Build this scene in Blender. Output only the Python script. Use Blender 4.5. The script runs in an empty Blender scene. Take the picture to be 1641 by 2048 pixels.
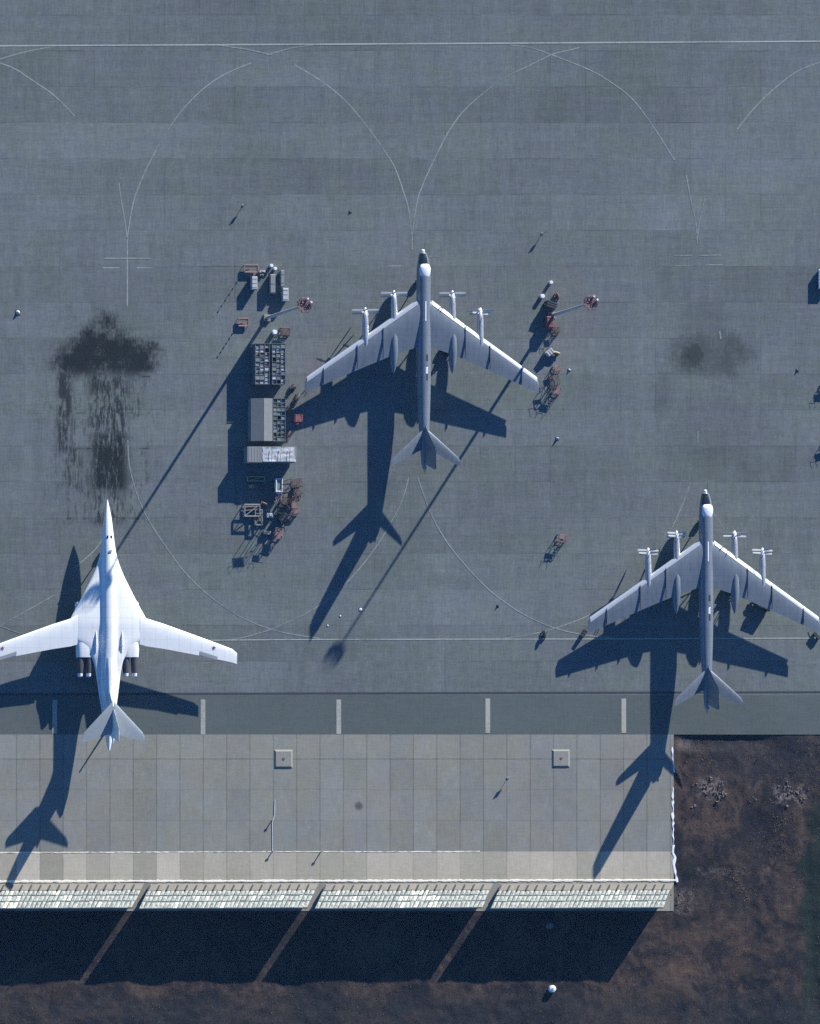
import bpy, math, random
from mathutils import Vector, Matrix, noise as mnoise
random.seed(7)
R = math.radians
scene = bpy.context.scene
COL = scene.collection

# ------------------------------------------------------------------ camera, world, sun, exposure
S = 9.35                                   # photograph pixels per metre on the ground
PW, PH = 1641.0, 2048.0
TH = math.asin(0.325)                      # satellite off-nadir angle
NX, NY = 0.955, 0.2966                     # direction in which tall things lean
CT, ST = math.cos(TH), math.sin(TH)
DIST = 5000.0
axis_e1 = Vector((NX * CT, NY * CT, ST))
axis_e2 = Vector((-NY, NX, 0))
cam_r = NX * axis_e1 - NY * axis_e2
cam_u = NY * axis_e1 + NX * axis_e2
cam_b = Vector((-NX * ST, -NY * ST, CT))
cam_pos = cam_b * DIST
cd = bpy.data.cameras.new('satellite_camera')
cam = bpy.data.objects.new('satellite_camera', cd)
COL.objects.link(cam)
m = Matrix((cam_r, cam_u, cam_b)).transposed().to_4x4()
m.translation = cam_pos
cam.matrix_world = m
cd.sensor_fit = 'VERTICAL'
cd.sensor_height = 36.0
cd.sensor_width = 36.0
cd.lens = 36.0 * DIST / (PH / S)
cd.clip_start = 10.0
cd.clip_end = 20000.0
scene.camera = cam

# plan metres (u right, v up in the picture) -> metres on the ground as the tilted view sees them
GK = 1.0 / CT - 1.0
def G(u, v):
    d = (u * NX + v * NY) * GK
    return u + d * NX, v + d * NY

def at(px, py, z=0.0):
    """photograph pixel of a point on the ground -> world point"""
    a = (px - PW / 2) / S
    b = (PH / 2 - py) / S
    d = cam_r * a + cam_u * b - cam_b * DIST
    t = -cam_pos.z / d.z
    p = cam_pos + d * t
    return Vector((p.x, p.y, z))

SHX, SHY = -1.73, -2.70                    # shadow of one metre of height, plan metres
sx, sy = G(SHX, SHY)
sun_dir = Vector((sx, sy, -1.0)).normalized()
elev = math.atan2(1.0, math.hypot(sx, sy))
sl = bpy.data.lights.new('sun', 'SUN')
sl.energy = 5.0
sl.angle = R(0.5)
sl.color = (1.0, 0.975, 0.93)
sun = bpy.data.objects.new('sun', sl)
sun.rotation_euler = sun_dir.to_track_quat('-Z', 'Y').to_euler()
sun.location = (0, 0, 400)
COL.objects.link(sun)

world = bpy.data.worlds.new('World')
scene.world = world
world.use_nodes = True
wn = world.node_tree
bg = wn.nodes['Background']
sky = wn.nodes.new('ShaderNodeTexSky')
sky.sky_type = 'NISHITA'
sky.sun_disc = False
sky.sun_elevation = elev
sky.sun_rotation = math.atan2(-sx, -sy)
sky.air_density = 1.0
sky.dust_density = 0.3
sky.ozone_density = 6.0
tint = wn.nodes.new('ShaderNodeMix')      # deep clear winter sky
tint.data_type = 'RGBA'; tint.blend_type = 'MULTIPLY'
tint.inputs[0].default_value = 1.0
tint.inputs[7].default_value = (0.86, 1.20, 1.62, 1)
wn.links.new(sky.outputs[0], tint.inputs[6])
wn.links.new(tint.outputs[2], bg.inputs[0])
bg.inputs[1].default_value = 0.053
vs = scene.view_settings
vs.view_transform = 'Standard'
vs.look = 'None'
vs.exposure = 0.9
vs.gamma = 1.0
vs.use_curve_mapping = False
scene.cycles.filter_width = 1.5
scene.cycles.max_bounces = 5
scene.cycles.use_denoising = False

# ------------------------------------------------------------------ node helper
class E:
    """a value in a node tree; + - * / and the helpers below add Math nodes"""
    def __init__(self, nt, s): self.nt, self.s = nt, s
    def op(self, o, *a, clamp=False):
        n = self.nt.nodes.new('ShaderNodeMath'); n.operation = o; n.use_clamp = clamp
        for i, x in enumerate((self,) + a):
            if isinstance(x, E): self.nt.links.new(x.s, n.inputs[i])
            else: n.inputs[i].default_value = x
        return E(self.nt, n.outputs[0])
    def __add__(self, o): return self.op('ADD', o)
    __radd__ = __add__
    def __sub__(self, o): return self.op('SUBTRACT', o)
    def __rsub__(self, o): return (self * -1.0) + o
    def __mul__(self, o): return self.op('MULTIPLY', o)
    __rmul__ = __mul__
    def __truediv__(self, o): return self.op('DIVIDE', o)
    def floor(self): return self.op('FLOOR')
    def fract(self): return self.op('FRACT')
    def abs(self): return self.op('ABSOLUTE')
    def sin(self): return self.op('SINE')
    def max(self, o): return self.op('MAXIMUM', o)
    def min(self, o): return self.op('MINIMUM', o)
    def clamp(self): return self.op('ADD', 0.0, clamp=True)
    def pow(self, o): return self.op('POWER', o)
    def step(self, lo, hi):
        n = self.nt.nodes.new('ShaderNodeMapRange'); n.interpolation_type = 'SMOOTHSTEP'
        self.nt.links.new(self.s, n.inputs[0])
        n.inputs[1].default_value = lo; n.inputs[2].default_value = hi
        if lo > hi:
            n.inputs[1].default_value = hi; n.inputs[2].default_value = lo
            n.inputs[3].default_value = 1.0; n.inputs[4].default_value = 0.0
        return E(self.nt, n.outputs[0])

class Mat:
    def __init__(self, name, rough=0.9, metallic=0.0, spec=0.3):
        self.m = bpy.data.materials.new(name); self.m.use_nodes = True
        self.nt = self.m.node_tree
        self.b = self.nt.nodes['Principled BSDF']
        self.b.inputs['Roughness'].default_value = rough
        self.b.inputs['Metallic'].default_value = metallic
        self.b.inputs['Specular IOR Level'].default_value = spec
    def uv(self):
        n = self.nt.nodes.new('ShaderNodeUVMap'); n.uv_map = 'plan'
        s = self.nt.nodes.new('ShaderNodeSeparateXYZ'); self.nt.links.new(n.outputs[0], s.inputs[0])
        return E(self.nt, s.outputs[0]), E(self.nt, s.outputs[1])
    def obj(self):
        n = self.nt.nodes.new('ShaderNodeTexCoord')
        s = self.nt.nodes.new('ShaderNodeSeparateXYZ'); self.nt.links.new(n.outputs['Object'], s.inputs[0])
        return [E(self.nt, s.outputs[i]) for i in range(3)]
    def vec(self, x, y, z=0.0):
        n = self.nt.nodes.new('ShaderNodeCombineXYZ')
        for i, v in enumerate((x, y, z)):
            if isinstance(v, E): self.nt.links.new(v.s, n.inputs[i])
            else: n.inputs[i].default_value = v
        return n.outputs[0]
    def noise(self, vec, scale=1.0, detail=3.0, rough=0.55, dist=0.0):
        n = self.nt.nodes.new('ShaderNodeTexNoise')
        self.nt.links.new(vec, n.inputs['Vector'])
        n.inputs['Scale'].default_value = scale; n.inputs['Detail'].default_value = detail
        n.inputs['Roughness'].default_value = rough; n.inputs['Distortion'].default_value = dist
        return E(self.nt, n.outputs['Fac'])
    def rnd(self, vec):
        n = self.nt.nodes.new('ShaderNodeTexWhiteNoise'); n.noise_dimensions = '3D'
        self.nt.links.new(vec, n.inputs['Vector'])
        return E(self.nt, n.outputs['Value'])
    def rgb(self, c):
        n = self.nt.nodes.new('ShaderNodeRGB'); n.outputs[0].default_value = (*c, 1); return n.outputs[0]
    def mix(self, f, a, b):
        n = self.nt.nodes.new('ShaderNodeMix'); n.data_type = 'RGBA'
        for i, x in ((0, f), (6, a), (7, b)):
            if isinstance(x, E): self.nt.links.new(x.s, n.inputs[i])
            elif isinstance(x, tuple): n.inputs[i].default_value = (*x, 1)
            elif isinstance(x, (int, float)): n.inputs[i].default_value = x
            else: self.nt.links.new(x, n.inputs[i])
        return n.outputs[2]
    def scale(self, col, f):
        n = self.nt.nodes.new('ShaderNodeVectorMath'); n.operation = 'SCALE'
        if isinstance(col, tuple): n.inputs[0].default_value = col
        else: self.nt.links.new(col, n.inputs[0])
        if isinstance(f, E): self.nt.links.new(f.s, n.inputs['Scale'])
        else: n.inputs['Scale'].default_value = f
        return n.outputs[0]
    def base(self, c):
        if isinstance(c, tuple): self.b.inputs['Base Color'].default_value = (*c, 1)
        else: self.nt.links.new(c, self.b.inputs['Base Color'])
        return self.m
    def bump(self, h, strength=0.5, dist=0.1):
        n = self.nt.nodes.new('ShaderNodeBump')
        n.inputs['Strength'].default_value = strength; n.inputs['Distance'].default_value = dist
        self.nt.links.new(h.s, n.inputs['Height']); self.nt.links.new(n.outputs[0], self.b.inputs['Normal'])

PX = lambda px: (px - PW / 2) / S          # plan u of a pixel column
PY = lambda py: (PH / 2 - py) / S          # plan v of a pixel row

def box_mask(u, v, x0, x1, y0, y1, soft):
    return (u.step(PX(x0) - soft, PX(x0) + soft) * u.step(PX(x1) + soft, PX(x1) - soft)
            * v.step(PY(y1) - soft, PY(y1) + soft) * v.step(PY(y0) + soft, PY(y0) - soft))

def grain(M, u, v, amp=0.07):
    """woven small-scale mottling of worn paving"""
    a = M.noise(M.vec(u * 0.40, v * 3.0), 1.0, 2)
    b = M.noise(M.vec(u * 3.0, v * 0.35, 4.0), 1.0, 2)
    c = M.noise(M.vec(u, v, 9.0), 2.0, 3, 0.75)
    d = M.noise(M.vec(u, v, 19.0), 0.55, 3, 0.7)
    return 1.0 + ((a - 0.5) * 1.5 + (b - 0.5) * 1.7 + (c - 0.5) * 1.6 + (d - 0.5) * 0.8) * amp * 2

def paint_wear(M, u, v):
    return M.noise(M.vec(u, v, 2.0), 0.9, 4, 0.7)

# ---- apron paving
def make_apron():
    M = Mat('apron_concrete', 0.92, spec=0.2)
    u, v = M.uv()
    rh = 7.68
    vr = (v + 1.2) / rh
    row = vr.floor(); fr = vr.fract()
    rowt = M.rnd(M.vec(row * 1.0, 3.0, 0.0)) - 0.5
    seg = M.noise(M.vec(u * 0.022, row * 7.31), 1.0, 1) - 0.5
    slab = M.rnd(M.vec((u / 7.5 + M.rnd(M.vec(row, 8.0)) * 0.0).floor(), row, 1.0)) - 0.5
    big = M.noise(M.vec(u * 0.5, v), 0.03, 3) - 0.5
    vs_ = M.noise(M.vec(u * 0.62, v * 0.05, row * 3.7), 1.0, 4, 0.65) - 0.5
    hs_ = M.noise(M.vec(u * 0.05, v * 0.9, 7.0), 1.0, 3) - 0.5
    tone = 1.0 + rowt * 0.13 + seg * 0.42 + slab * 0.06 + big * 0.34 + vs_ * 0.44 + hs_ * 0.32
    # pale wheel-worn bands running up and down the stands
    for x0, x1, y0, y1, a in ((865, 915, 900, 1420, 0.09), (1270, 1340, 300, 1100, 0.05), (40, 62, 440, 1420, 0.07),
                              (640, 760, -100, 60, 0.06), (1275, 1325, 540, 760, 0.06), (100, 160, 470, 640, 0.05)):
        tone = tone + box_mask(u, v, x0, x1, y0, y1, 1.4) * a * (M.noise(M.vec(u, v, 1.0), 0.25, 2) * 1.4)
    # joints: darker cracks here, pale sealant there
    jn = M.noise(M.vec(u * 0.06, row * 5.0, 2.0), 1.0, 3)
    edge = fr.min(1.0 - fr) * rh
    tone = tone - edge.step(0.18, 0.06) * (0.07 + jn.step(0.48, 0.64) * 0.26)
    tone = tone + edge.step(0.55, 0.1) * jn.step(0.5, 0.36) * 0.11
    uc = (u / 7.5).fract()
    ej = uc.min(1.0 - uc) * 7.5
    tone = tone - ej.step(0.17, 0.06) * M.noise(M.vec((u / 7.5).floor(), v * 0.05, 5.0), 1.0, 3).step(0.42, 0.60) * 0.17
    # oil drips, patched slabs and tyre scuffs
    tone = tone - M.noise(M.vec(u, v, 51.0), 1.1, 3, 0.6).step(0.68, 0.76) * M.noise(M.vec(u, v, 52.0), 0.07, 2).step(0.45, 0.65) * 0.22
    pt = M.rnd(M.vec((u / 3.75).floor(), (vr * 2.0).floor(), 53.0))
    tone = tone + pt.step(0.955, 0.96) * 0.05 - pt.step(0.05, 0.045) * 0.05
    sc = M.noise(M.vec(u * 0.9 + v * 0.12, v * 0.02, 54.0), 1.0, 4, 0.7)
    tone = tone - sc.step(0.60, 0.72) * M.noise(M.vec(u, v, 55.0), 0.03, 2).step(0.48, 0.66) * 0.13
    wob = M.noise(M.vec(u, v, 11.0), 0.16, 4, 0.65)
    wob2 = M.noise(M.vec(u * 1.5, v * 0.16, 12.0), 1.0, 4, 0.7)
    uu = u + (wob - 0.5) * 5.0
    vv = v + (wob - 0.5) * 4.0
    def blob(px, py, rx, ry, lo=1.1, hi=0.25):
        d = ((uu - PX(px)) / rx).pow(2.0) + ((vv - PY(py)) / ry).pow(2.0)
        return d.step(lo, hi)
    n1 = M.noise(M.vec(u, v, 41.0), 0.24, 7, 0.72)
    n2 = M.noise(M.vec(u * 1.5, v * 0.24, 42.0), 1.0, 6, 0.75, 0.4)
    n3 = M.noise(M.vec(u * 3.0, v * 0.6, 43.0), 1.0, 3, 0.7)
    def lobe(px, py, rx, ry):
        return 1.0 - ((u - PX(px)) / rx).abs().pow(2.0) - ((v - PY(py)) / ry).abs().pow(2.0)
    ss = lobe(165, 716, 5.8, 4.6).max(lobe(262, 718, 5.6, 4.4)).max(lobe(210, 724, 9.0, 3.4) * 0.75).max(lobe(205, 690, 5.5, 5.5) * 0.6 - 0.1)
    ss = ss + (n1 - 0.5) * 2.6 + (n3 - 0.5) * 1.2 + (M.rnd(M.vec((u / 2.1).floor(), (v / 2.3).floor(), 44.0)) - 0.5) * 0.35
    st = (ss.step(-0.75, 0.65) * (0.60 + n1 * 0.85 + (n3 - 0.5) * 0.5)).clamp() * v.step(PY(770) - 0.4, PY(742) + 0.8)
    st = st.max(box_mask(u, v, 130, 300, 610, 758, 5.0) * n1.step(0.34, 0.85) * 0.40)
    # run-off dragged down the slabs below the soot
    def drip(x0, x1, y0, y1, lo, hi, a, soft=1.0):
        return box_mask(u, v, x0, x1, y0, y1, soft) * ((n2 - 0.5) * 1.0 + (n3 - 0.5) * 0.45 + (n1 - 0.5) * 0.5 + 0.5).step(lo, hi) * a
    for q in (drip(176, 258, 742, 885, 0.37, 0.60, 0.9, 1.6), drip(114, 146, 742, 905, 0.34, 0.57, 0.9, 1.0), drip(128, 164, 880, 980, 0.43, 0.63, 0.8, 1.0),
              drip(182, 256, 862, 985, 0.28, 0.52, 1.0, 1.6), drip(184, 250, 950, 1050, 0.40, 0.60, 0.85, 1.4), drip(100, 310, 742, 1045, 0.50, 0.68, 0.6, 4.0),
              drip(232, 288, 790, 840, 0.43, 0.63, 0.7, 1.4), drip(80, 140, 770, 900, 0.44, 0.8, 0.4, 3.0), drip(250, 292, 735, 800, 0.45, 0.66, 0.6, 1.6)):
        st = st.max(q)
    for yy, xa, xb, a in ((753, 100, 320, 0.8), (826, 120, 300, 0.5), (897, 120, 300, 0.75), (967, 130, 300, 0.7), (1037, 130, 290, 0.8)):
        st = st.max(box_mask(u, v, xa, xb, yy - 2, yy + 2, 0.16) * M.noise(M.vec(u * 0.5, v * 0.02, yy * 1.0), 1.0, 4).step(0.44, 0.62) * a)
    for xx, ya, yb, a in ((137, 900, 1040, 0.5), (293, 920, 970, 0.5), (257, 690, 760, 0.3)):
        st = st.max(box_mask(u, v, xx - 2, xx + 2, ya, yb, 0.16) * n1.step(0.38, 0.55) * a)
    st2 = (lobe(1385, 715, 3.2, 3.6) + (n1 - 0.5) * 3.0 + (n3 - 0.5) * 1.0).step(-0.4, 0.9) * 0.75
    st2 = st2.max((lobe(1425, 708, 9.5, 5.2) + (n1 - 0.5) * 3.4 + (n3 - 0.5) * 1.2).step(-0.5, 1.1) * 0.50)
    st2 = st2.max(blob(1415, 645, 6.0, 6.0, 1.4, 0.0) * 0.16)
    st2 = st2.max(blob(1330, 790, 2.5, 6.0, 1.4, 0.0) * 0.20)
    st2 = st2.max(blob(1420, 860, 10.0, 9.0, 1.4, 0.0) * 0.15)
    st = st.max(st2)
    st = st.max(blob(780, 980, 2.0, 4.0) * 0.15).clamp()
    tone = tone * grain(M, u, v, 0.150)
    hue = M.noise(M.vec(u * 0.6, v, 20.0), 0.13, 5, 0.7)
    c = M.mix(hue.step(0.36, 0.64), (0.132, 0.153, 0.139), (0.135, 0.149, 0.155))
    # pinkish colour-fringe smears, painted into the paving near the parked equipment
    pink = (blob(640, 770, 7.0, 12.0, 1.3, 0.1) + blob(1130, 640, 7.0, 12.0, 1.3, 0.1) + blob(640, 950, 5, 6, 1.3, .1)) * M.noise(M.vec(u, v, 30.0), 0.5, 3)
    c = M.mix((pink * 0.55).clamp(), c, (0.165, 0.142, 0.146))
    c = M.scale(c, tone)
    c = M.mix(st * 0.97, c, (0.009, 0.012, 0.014))
    return M.base(c)

def make_strip():
    M = Mat('service_strip_asphalt', 0.93, spec=0.2)
    u, v = M.uv()
    t = 1.0 + (M.noise(M.vec(u * 0.15, v * 1.1), 1.0, 3) - 0.5) * 0.18 + (M.noise(M.vec(u, v, 3.0), 0.06, 3) - 0.5) * 0.3
    j = ((u + 2.1) / 5.0).fract(); j = j.min(1.0 - j) * 5.0
    t = t - j.step(0.12, 0.04) * 0.07
    return M.base(M.scale((0.096, 0.113, 0.106), t * grain(M, u, v, 0.08)))

def make_pad():
    M = Mat('slab_concrete', 0.9, spec=0.25)
    u, v = M.uv()
    cw = 46.7 / S
    uc = (u - PX(173.6)) / cw
    ci = uc.floor(); fu = uc.fract()
    top = v.step(PY(1518) - 0.01, PY(1518) + 0.01)
    low = v.step(PY(1703) + 0.01, PY(1703) - 0.01)
    sub = ((v - PY(1518)) / (61.7 / S)).floor()
    ri = top * 40.0 + low * 80.0 + sub * (1.0 - top) * (1.0 - low)
    r = M.rnd(M.vec(ci, ri, 2.0)) - 0.5
    rcol = M.rnd(M.vec(ci, 5.0 + low * 9.0, 2.0)) - 0.5
    alt = (uc * 0.5).floor() * 2.0
    par = (ci - alt)                                   # 0 / 1 down the row
    t = 1.0 + r * 0.10 * (1.0 - top) + rcol * 0.09
    lp = (par - 0.45) * 0.36 * u.step(PX(620), PX(340)) + rcol * 0.34
    t = t + low * (0.60 + lp)
    t = t - (1.0 - low) * (1.0 - top) * 0.04
    t = t + (M.noise(M.vec(u, v, 1.0), 0.08, 4) - 0.5) * 0.26 + (M.noise(M.vec(u, v * 0.5, 5.0), 0.45, 5, 0.7) - 0.5) * 0.26
    jv = M.noise(M.vec(u * 0.3, v * 0.3, 6.0), 1.0, 2)
    e = fu.min(1.0 - fu) * cw
    t = t - e.step(0.17, 0.06) * (0.16 + 0.24 * jv)
    for yy, a in ((1518, 0.36), (1579, 0.13), (1641, 0.13), (1750, 0.16)):
        t = t - (v - PY(yy)).abs().step(0.16, 0.05) * a * (jv + 0.4)
    t = t * grain(M, u, v, 0.085)
    hue = M.rnd(M.vec(ci, ri, 7.0))
    c = M.mix(hue, (0.246, 0.242, 0.190), (0.243, 0.233, 0.199))
    c = M.mix(low, c, M.mix(rcol + 0.5, (0.258, 0.240, 0.182), (0.256, 0.228, 0.178)))
    c = M.mix(v.step(PY(1764) + 0.05, PY(1764) - 0.05), c, (0.185, 0.172, 0.142))
    hn = M.noise(M.vec(u, v, 61.0), 0.12, 5, 0.7)
    c = M.mix(hn.step(0.40, 0.62) * 0.7 * (1.0 - low), c, M.mix(0.5, c, (0.215, 0.232, 0.245)))
    wn_ = M.noise(M.vec(u, v * 0.7, 62.0), 0.30, 5, 0.75)
    c = M.mix(wn_.step(0.56, 0.70) * (0.30 - low * 0.15), c, (0.33, 0.33, 0.29))
    # greenish and whitish water marks
    g1 = M.noise(M.vec(u, v * 0.5, 14.0), 0.22, 5, 0.65)
    gm = (box_mask(u, v, 545, 585, 1560, 1700, 1.2) * g1.step(0.42, 0.66)
          + box_mask(u, v, 330, 470, 1540, 1690, 3.0) * g1.step(0.5, 0.8) * 0.7
          + box_mask(u, v, -40, 60, 1520, 1700, 3.0) * g1.step(0.46, 0.7)).clamp()
    c = M.mix(gm * 0.45, c, (0.235, 0.275, 0.225))
    c = M.scale(c, t)
    d1 = ((u - PX(718)) / 1.2).pow(2.0) + ((v - PY(1612)) / 1.2).pow(2.0)
    c = M.mix(d1.step(1.0, 0.0) * 0.75, c, (0.04, 0.045, 0.05))
    return M.base(c)

def make_dirt():
    M = Mat('bare_soil', 0.97, spec=0.1)
    u, v = M.uv()
    a = M.noise(M.vec(u, v, 1.0), 0.06, 5, 0.6, 0.6)
    b = M.noise(M.vec(u, v, 2.0), 0.5, 6, 0.7)
    f = M.noise(M.vec(u, v, 8.0), 2.6, 3, 0.7)
    c = M.mix((a * 0.75 + b * 0.25).step(0.40, 0.60), (0.024, 0.022, 0.024), (0.074, 0.051, 0.041))
    c = M.mix(b.step(0.5, 0.78) * 0.55, c, (0.086, 0.062, 0.050))
    dk = M.noise(M.vec(u * 1.4, v, 71.0), 0.16, 6, 0.72, 0.8)
    c = M.mix(dk.step(0.47, 0.60) * 0.80, c, (0.020, 0.019, 0.026))
    c = M.mix((box_mask(u, v, 1380, 1700, 1470, 1560, 3.0) * 0.55), c, (0.030, 0.030, 0.036))
    wv = M.noise(M.vec(u * 0.4, v * 2.4, 72.0), 1.0, 3, 0.7) + M.noise(M.vec(u * 2.4, v * 0.4, 73.0), 1.0, 3, 0.7)
    # winter grass on the low ground to the right, and dark wet soil along the bottom
    w = M.noise(M.vec(u, v, 5.0), 0.09, 4) * 9.0
    gr = (u + w * 1.4).step(PX(1604) + 5.4, PX(1622) + 6.4) * v.step(PY(1560), PY(1640))
    c = M.mix(gr * 0.9, c, (0.014, 0.023, 0.020))
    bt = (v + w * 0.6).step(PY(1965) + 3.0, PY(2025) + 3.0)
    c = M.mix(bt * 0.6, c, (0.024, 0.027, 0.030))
    # pale rubble dust
    rb = M.noise(M.vec(u, v, 17.0), 0.7, 5, 0.75)
    pm = (box_mask(u, v, 1398, 1450, 1556, 1598, 1.2) * rb.step(0.46, 0.56)
          + box_mask(u, v, 1550, 1618, 1570, 1608, 1.4) * rb.step(0.46, 0.58)
          + box_mask(u, v, 1352, 1385, 1478, 1500, 1.0) * 0.5
          + box_mask(u, v, 1340, 1385, 1780, 1830, 1.2) * rb.step(0.4, 0.6) * 0.7
          + box_mask(u, v, 1395, 1500, 1735, 1750, 0.5) * rb.step(0.45, 0.6) * 0.5).clamp()
    c = M.mix(pm * 0.75, c, (0.22, 0.18, 0.16))
    c = M.scale(c, (0.98 + (f - 0.5) * 1.1 + (b - 0.5) * 0.5 + (wv - 1.0) * 0.9))
    M.bump(f + b * 1.6, 0.6, 0.10)
    return M.base(c)

def flat(name, c, rough=0.6, metal=0.0, var=0.18, scale=1.2, spec=0.4):
    M = Mat(name, rough, metal, spec)
    x, y, z = M.obj()
    n = M.noise(M.vec(x, y, z), scale, 4, 0.65)
    n2 = M.noise(M.vec(x * 3.0, y * 0.3, z), scale, 3)
    return M.base(M.scale(c, 1.0 + (n - 0.5) * var * 2 + (n2 - 0.5) * var))

def make_paint(name, c, lo, hi):
    """thin road paint worn through to the paving"""
    M = Mat(name, 0.8, spec=0.2)
    u, v = M.uv()
    w = M.noise(M.vec(u, v, 2.0), 1.6, 4, 0.7)
    l = M.noise(M.vec(u, v, 3.0), 0.07, 2)
    return M.base(M.mix((w * 0.7 + l * 0.6).step(lo, hi), (0.128, 0.148, 0.143), c))

def make_alu():
    M = Mat('bare_metal_paint', 0.38, 0.25, 0.5)
    x, y, z = M.obj()
    oi = M.nt.nodes.new('ShaderNodeObjectInfo'); rv = E(M.nt, oi.outputs['Random']) * 40.0
    n = M.noise(M.vec(x, y, z + rv), 0.35, 4)
    s = M.noise(M.vec(x * 1.6, y * 0.25, z + rv), 1.0, 4, 0.65)
    soot = M.noise(M.vec(x * 2.2, y * 0.12, z + rv), 1.0, 4, 0.7).step(0.56, 0.72)
    px_ = (x / 1.9).fract(); py_ = (y / 1.3).fract()
    j = px_.min(1.0 - px_).step(0.035, 0.01).max(py_.min(1.0 - py_).step(0.05, 0.015)) * 0.10
    t = 0.93 + (n - 0.5) * 0.22 + (s - 0.5) * 0.5 - j * 1.5 - soot * 0.22
    return M.base(M.scale((0.200, 0.235, 0.265), t))

def make_white():
    M = Mat('white_gloss_paint', 0.30, 0.0, 0.5)
    x, y, z = M.obj()
    s = M.noise(M.vec(x * 1.2, y * 0.3, z), 1.0, 4, 0.65)
    px_ = (x / 2.6).fract(); py_ = (y / 2.2).fract()
    j = px_.min(1.0 - px_).step(0.045, 0.02).max(py_.min(1.0 - py_).step(0.05, 0.02)) * 0.09
    g = M.noise(M.vec(x * 1.8, y * 0.16, z + 5.0), 1.0, 5, 0.72).step(0.55, 0.75) * 0.16
    back = y.step(-3.0, -9.0) * (x.abs()).step(6.6, 2.4) * s.step(0.40, 0.62) * 0.22
    return M.base(M.scale((0.86, 0.87, 0.82), 1.0 + (s - 0.5) * 0.16 - j - g - back))

MT = {
    'apron': make_apron(), 'strip': make_strip(), 'pad': make_pad(), 'dirt': make_dirt(),
    'line': make_paint('line_paint', (0.38, 0.41, 0.36), 0.30, 0.75),
    'faint': make_paint('worn_line_paint', (0.33, 0.35, 0.33), 0.40, 0.93),
    'bar': make_paint('bar_paint', (0.38, 0.38, 0.32), 0.30, 0.75),
    'drain': flat('drain_grate_iron', (0.032, 0.036, 0.044), 0.7),
    'alu': make_alu(), 'white': make_white(),
    'nacelle': flat('polished_nacelle_metal', (0.44, 0.46, 0.47), 0.34, 0.45, 0.35),
    'bright': flat('sunlit_edge_metal', (0.62, 0.64, 0.65), 0.36, 0.55, 0.10),  # paler metal that puts the sunlit edge highlight into the colour
    'tailgrey': flat('pale_grey_tailplane', (0.28, 0.315, 0.33), 0.4, 0.0, 0.15),  # tailplane colour, greyer than the white of the wings
    'blade': flat('grey_propeller_paint', (0.44, 0.45, 0.44), 0.45, 0.1, 0.15),
    'glass': flat('dark_cockpit_glass', (0.018, 0.022, 0.028), 0.15, 0.0, 0.1),
    'dark': flat('dark_grey_steel', (0.040, 0.043, 0.048), 0.6),
    'black': flat('black_rubber', (0.02, 0.02, 0.022), 0.8),
    'exhaust': flat('burnt_exhaust_steel', (0.10, 0.094, 0.095), 0.5, 0.4),
    'panelgrey': flat('grey_wing_panel', (0.30, 0.32, 0.34), 0.5),
    'red': flat('faded_red_paint', (0.25, 0.085, 0.085), 0.6),
    'star': flat('red_insignia_paint', (0.20, 0.05, 0.06), 0.6),
    'pink': flat('weathered_red_steel', (0.24, 0.150, 0.140), 0.7),
    'olive': flat('olive_drab_paint', (0.095, 0.105, 0.075), 0.7),
    'yellow': flat('dull_yellow_paint', (0.34, 0.30, 0.16), 0.6),
    'pale': flat('pale_grey_paint', (0.42, 0.43, 0.42), 0.6),
    'grey': flat('mid_grey_paint', (0.215, 0.225, 0.22), 0.65),
    'slate': flat('slate_grey_and_shade', (0.115, 0.13, 0.14), 0.7),
    'teal': flat('grey_green_paint', (0.165, 0.20, 0.18), 0.65),
    'brown': flat('rusty_steel', (0.12, 0.085, 0.075), 0.8),
    'tarp': flat('crumpled_tarpaulin', (0.46, 0.47, 0.47), 0.6, var=0.4, scale=2.0),
    'snow': flat('old_snow', (0.82, 0.83, 0.85), 0.7, var=0.2, scale=2.0),
    'cream': flat('whitewashed_concrete', (0.85, 0.79, 0.64), 0.85, var=0.3),
    'conc': flat('weathered_concrete', (0.25, 0.243, 0.208), 0.9),
    'fence': flat('blast_fence_concrete', (0.265, 0.285, 0.252), 0.8, var=0.85, scale=1.3),
    'fencebase': flat('blast_fence_apron_plate', (0.23, 0.205, 0.160), 0.85, var=0.3),
    'paletile': flat('pale_fence_tile', (0.46, 0.47, 0.40), 0.8, var=0.4, scale=1.5),
    'strut_shade': flat('fence_strut_and_shadow_dark', (0.050, 0.056, 0.062), 0.8),
    'white2': flat('white_enamel', (0.78, 0.79, 0.80), 0.4),
    'rubble': flat('broken_concrete', (0.23, 0.19, 0.15), 0.95, var=0.4),
}

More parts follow.
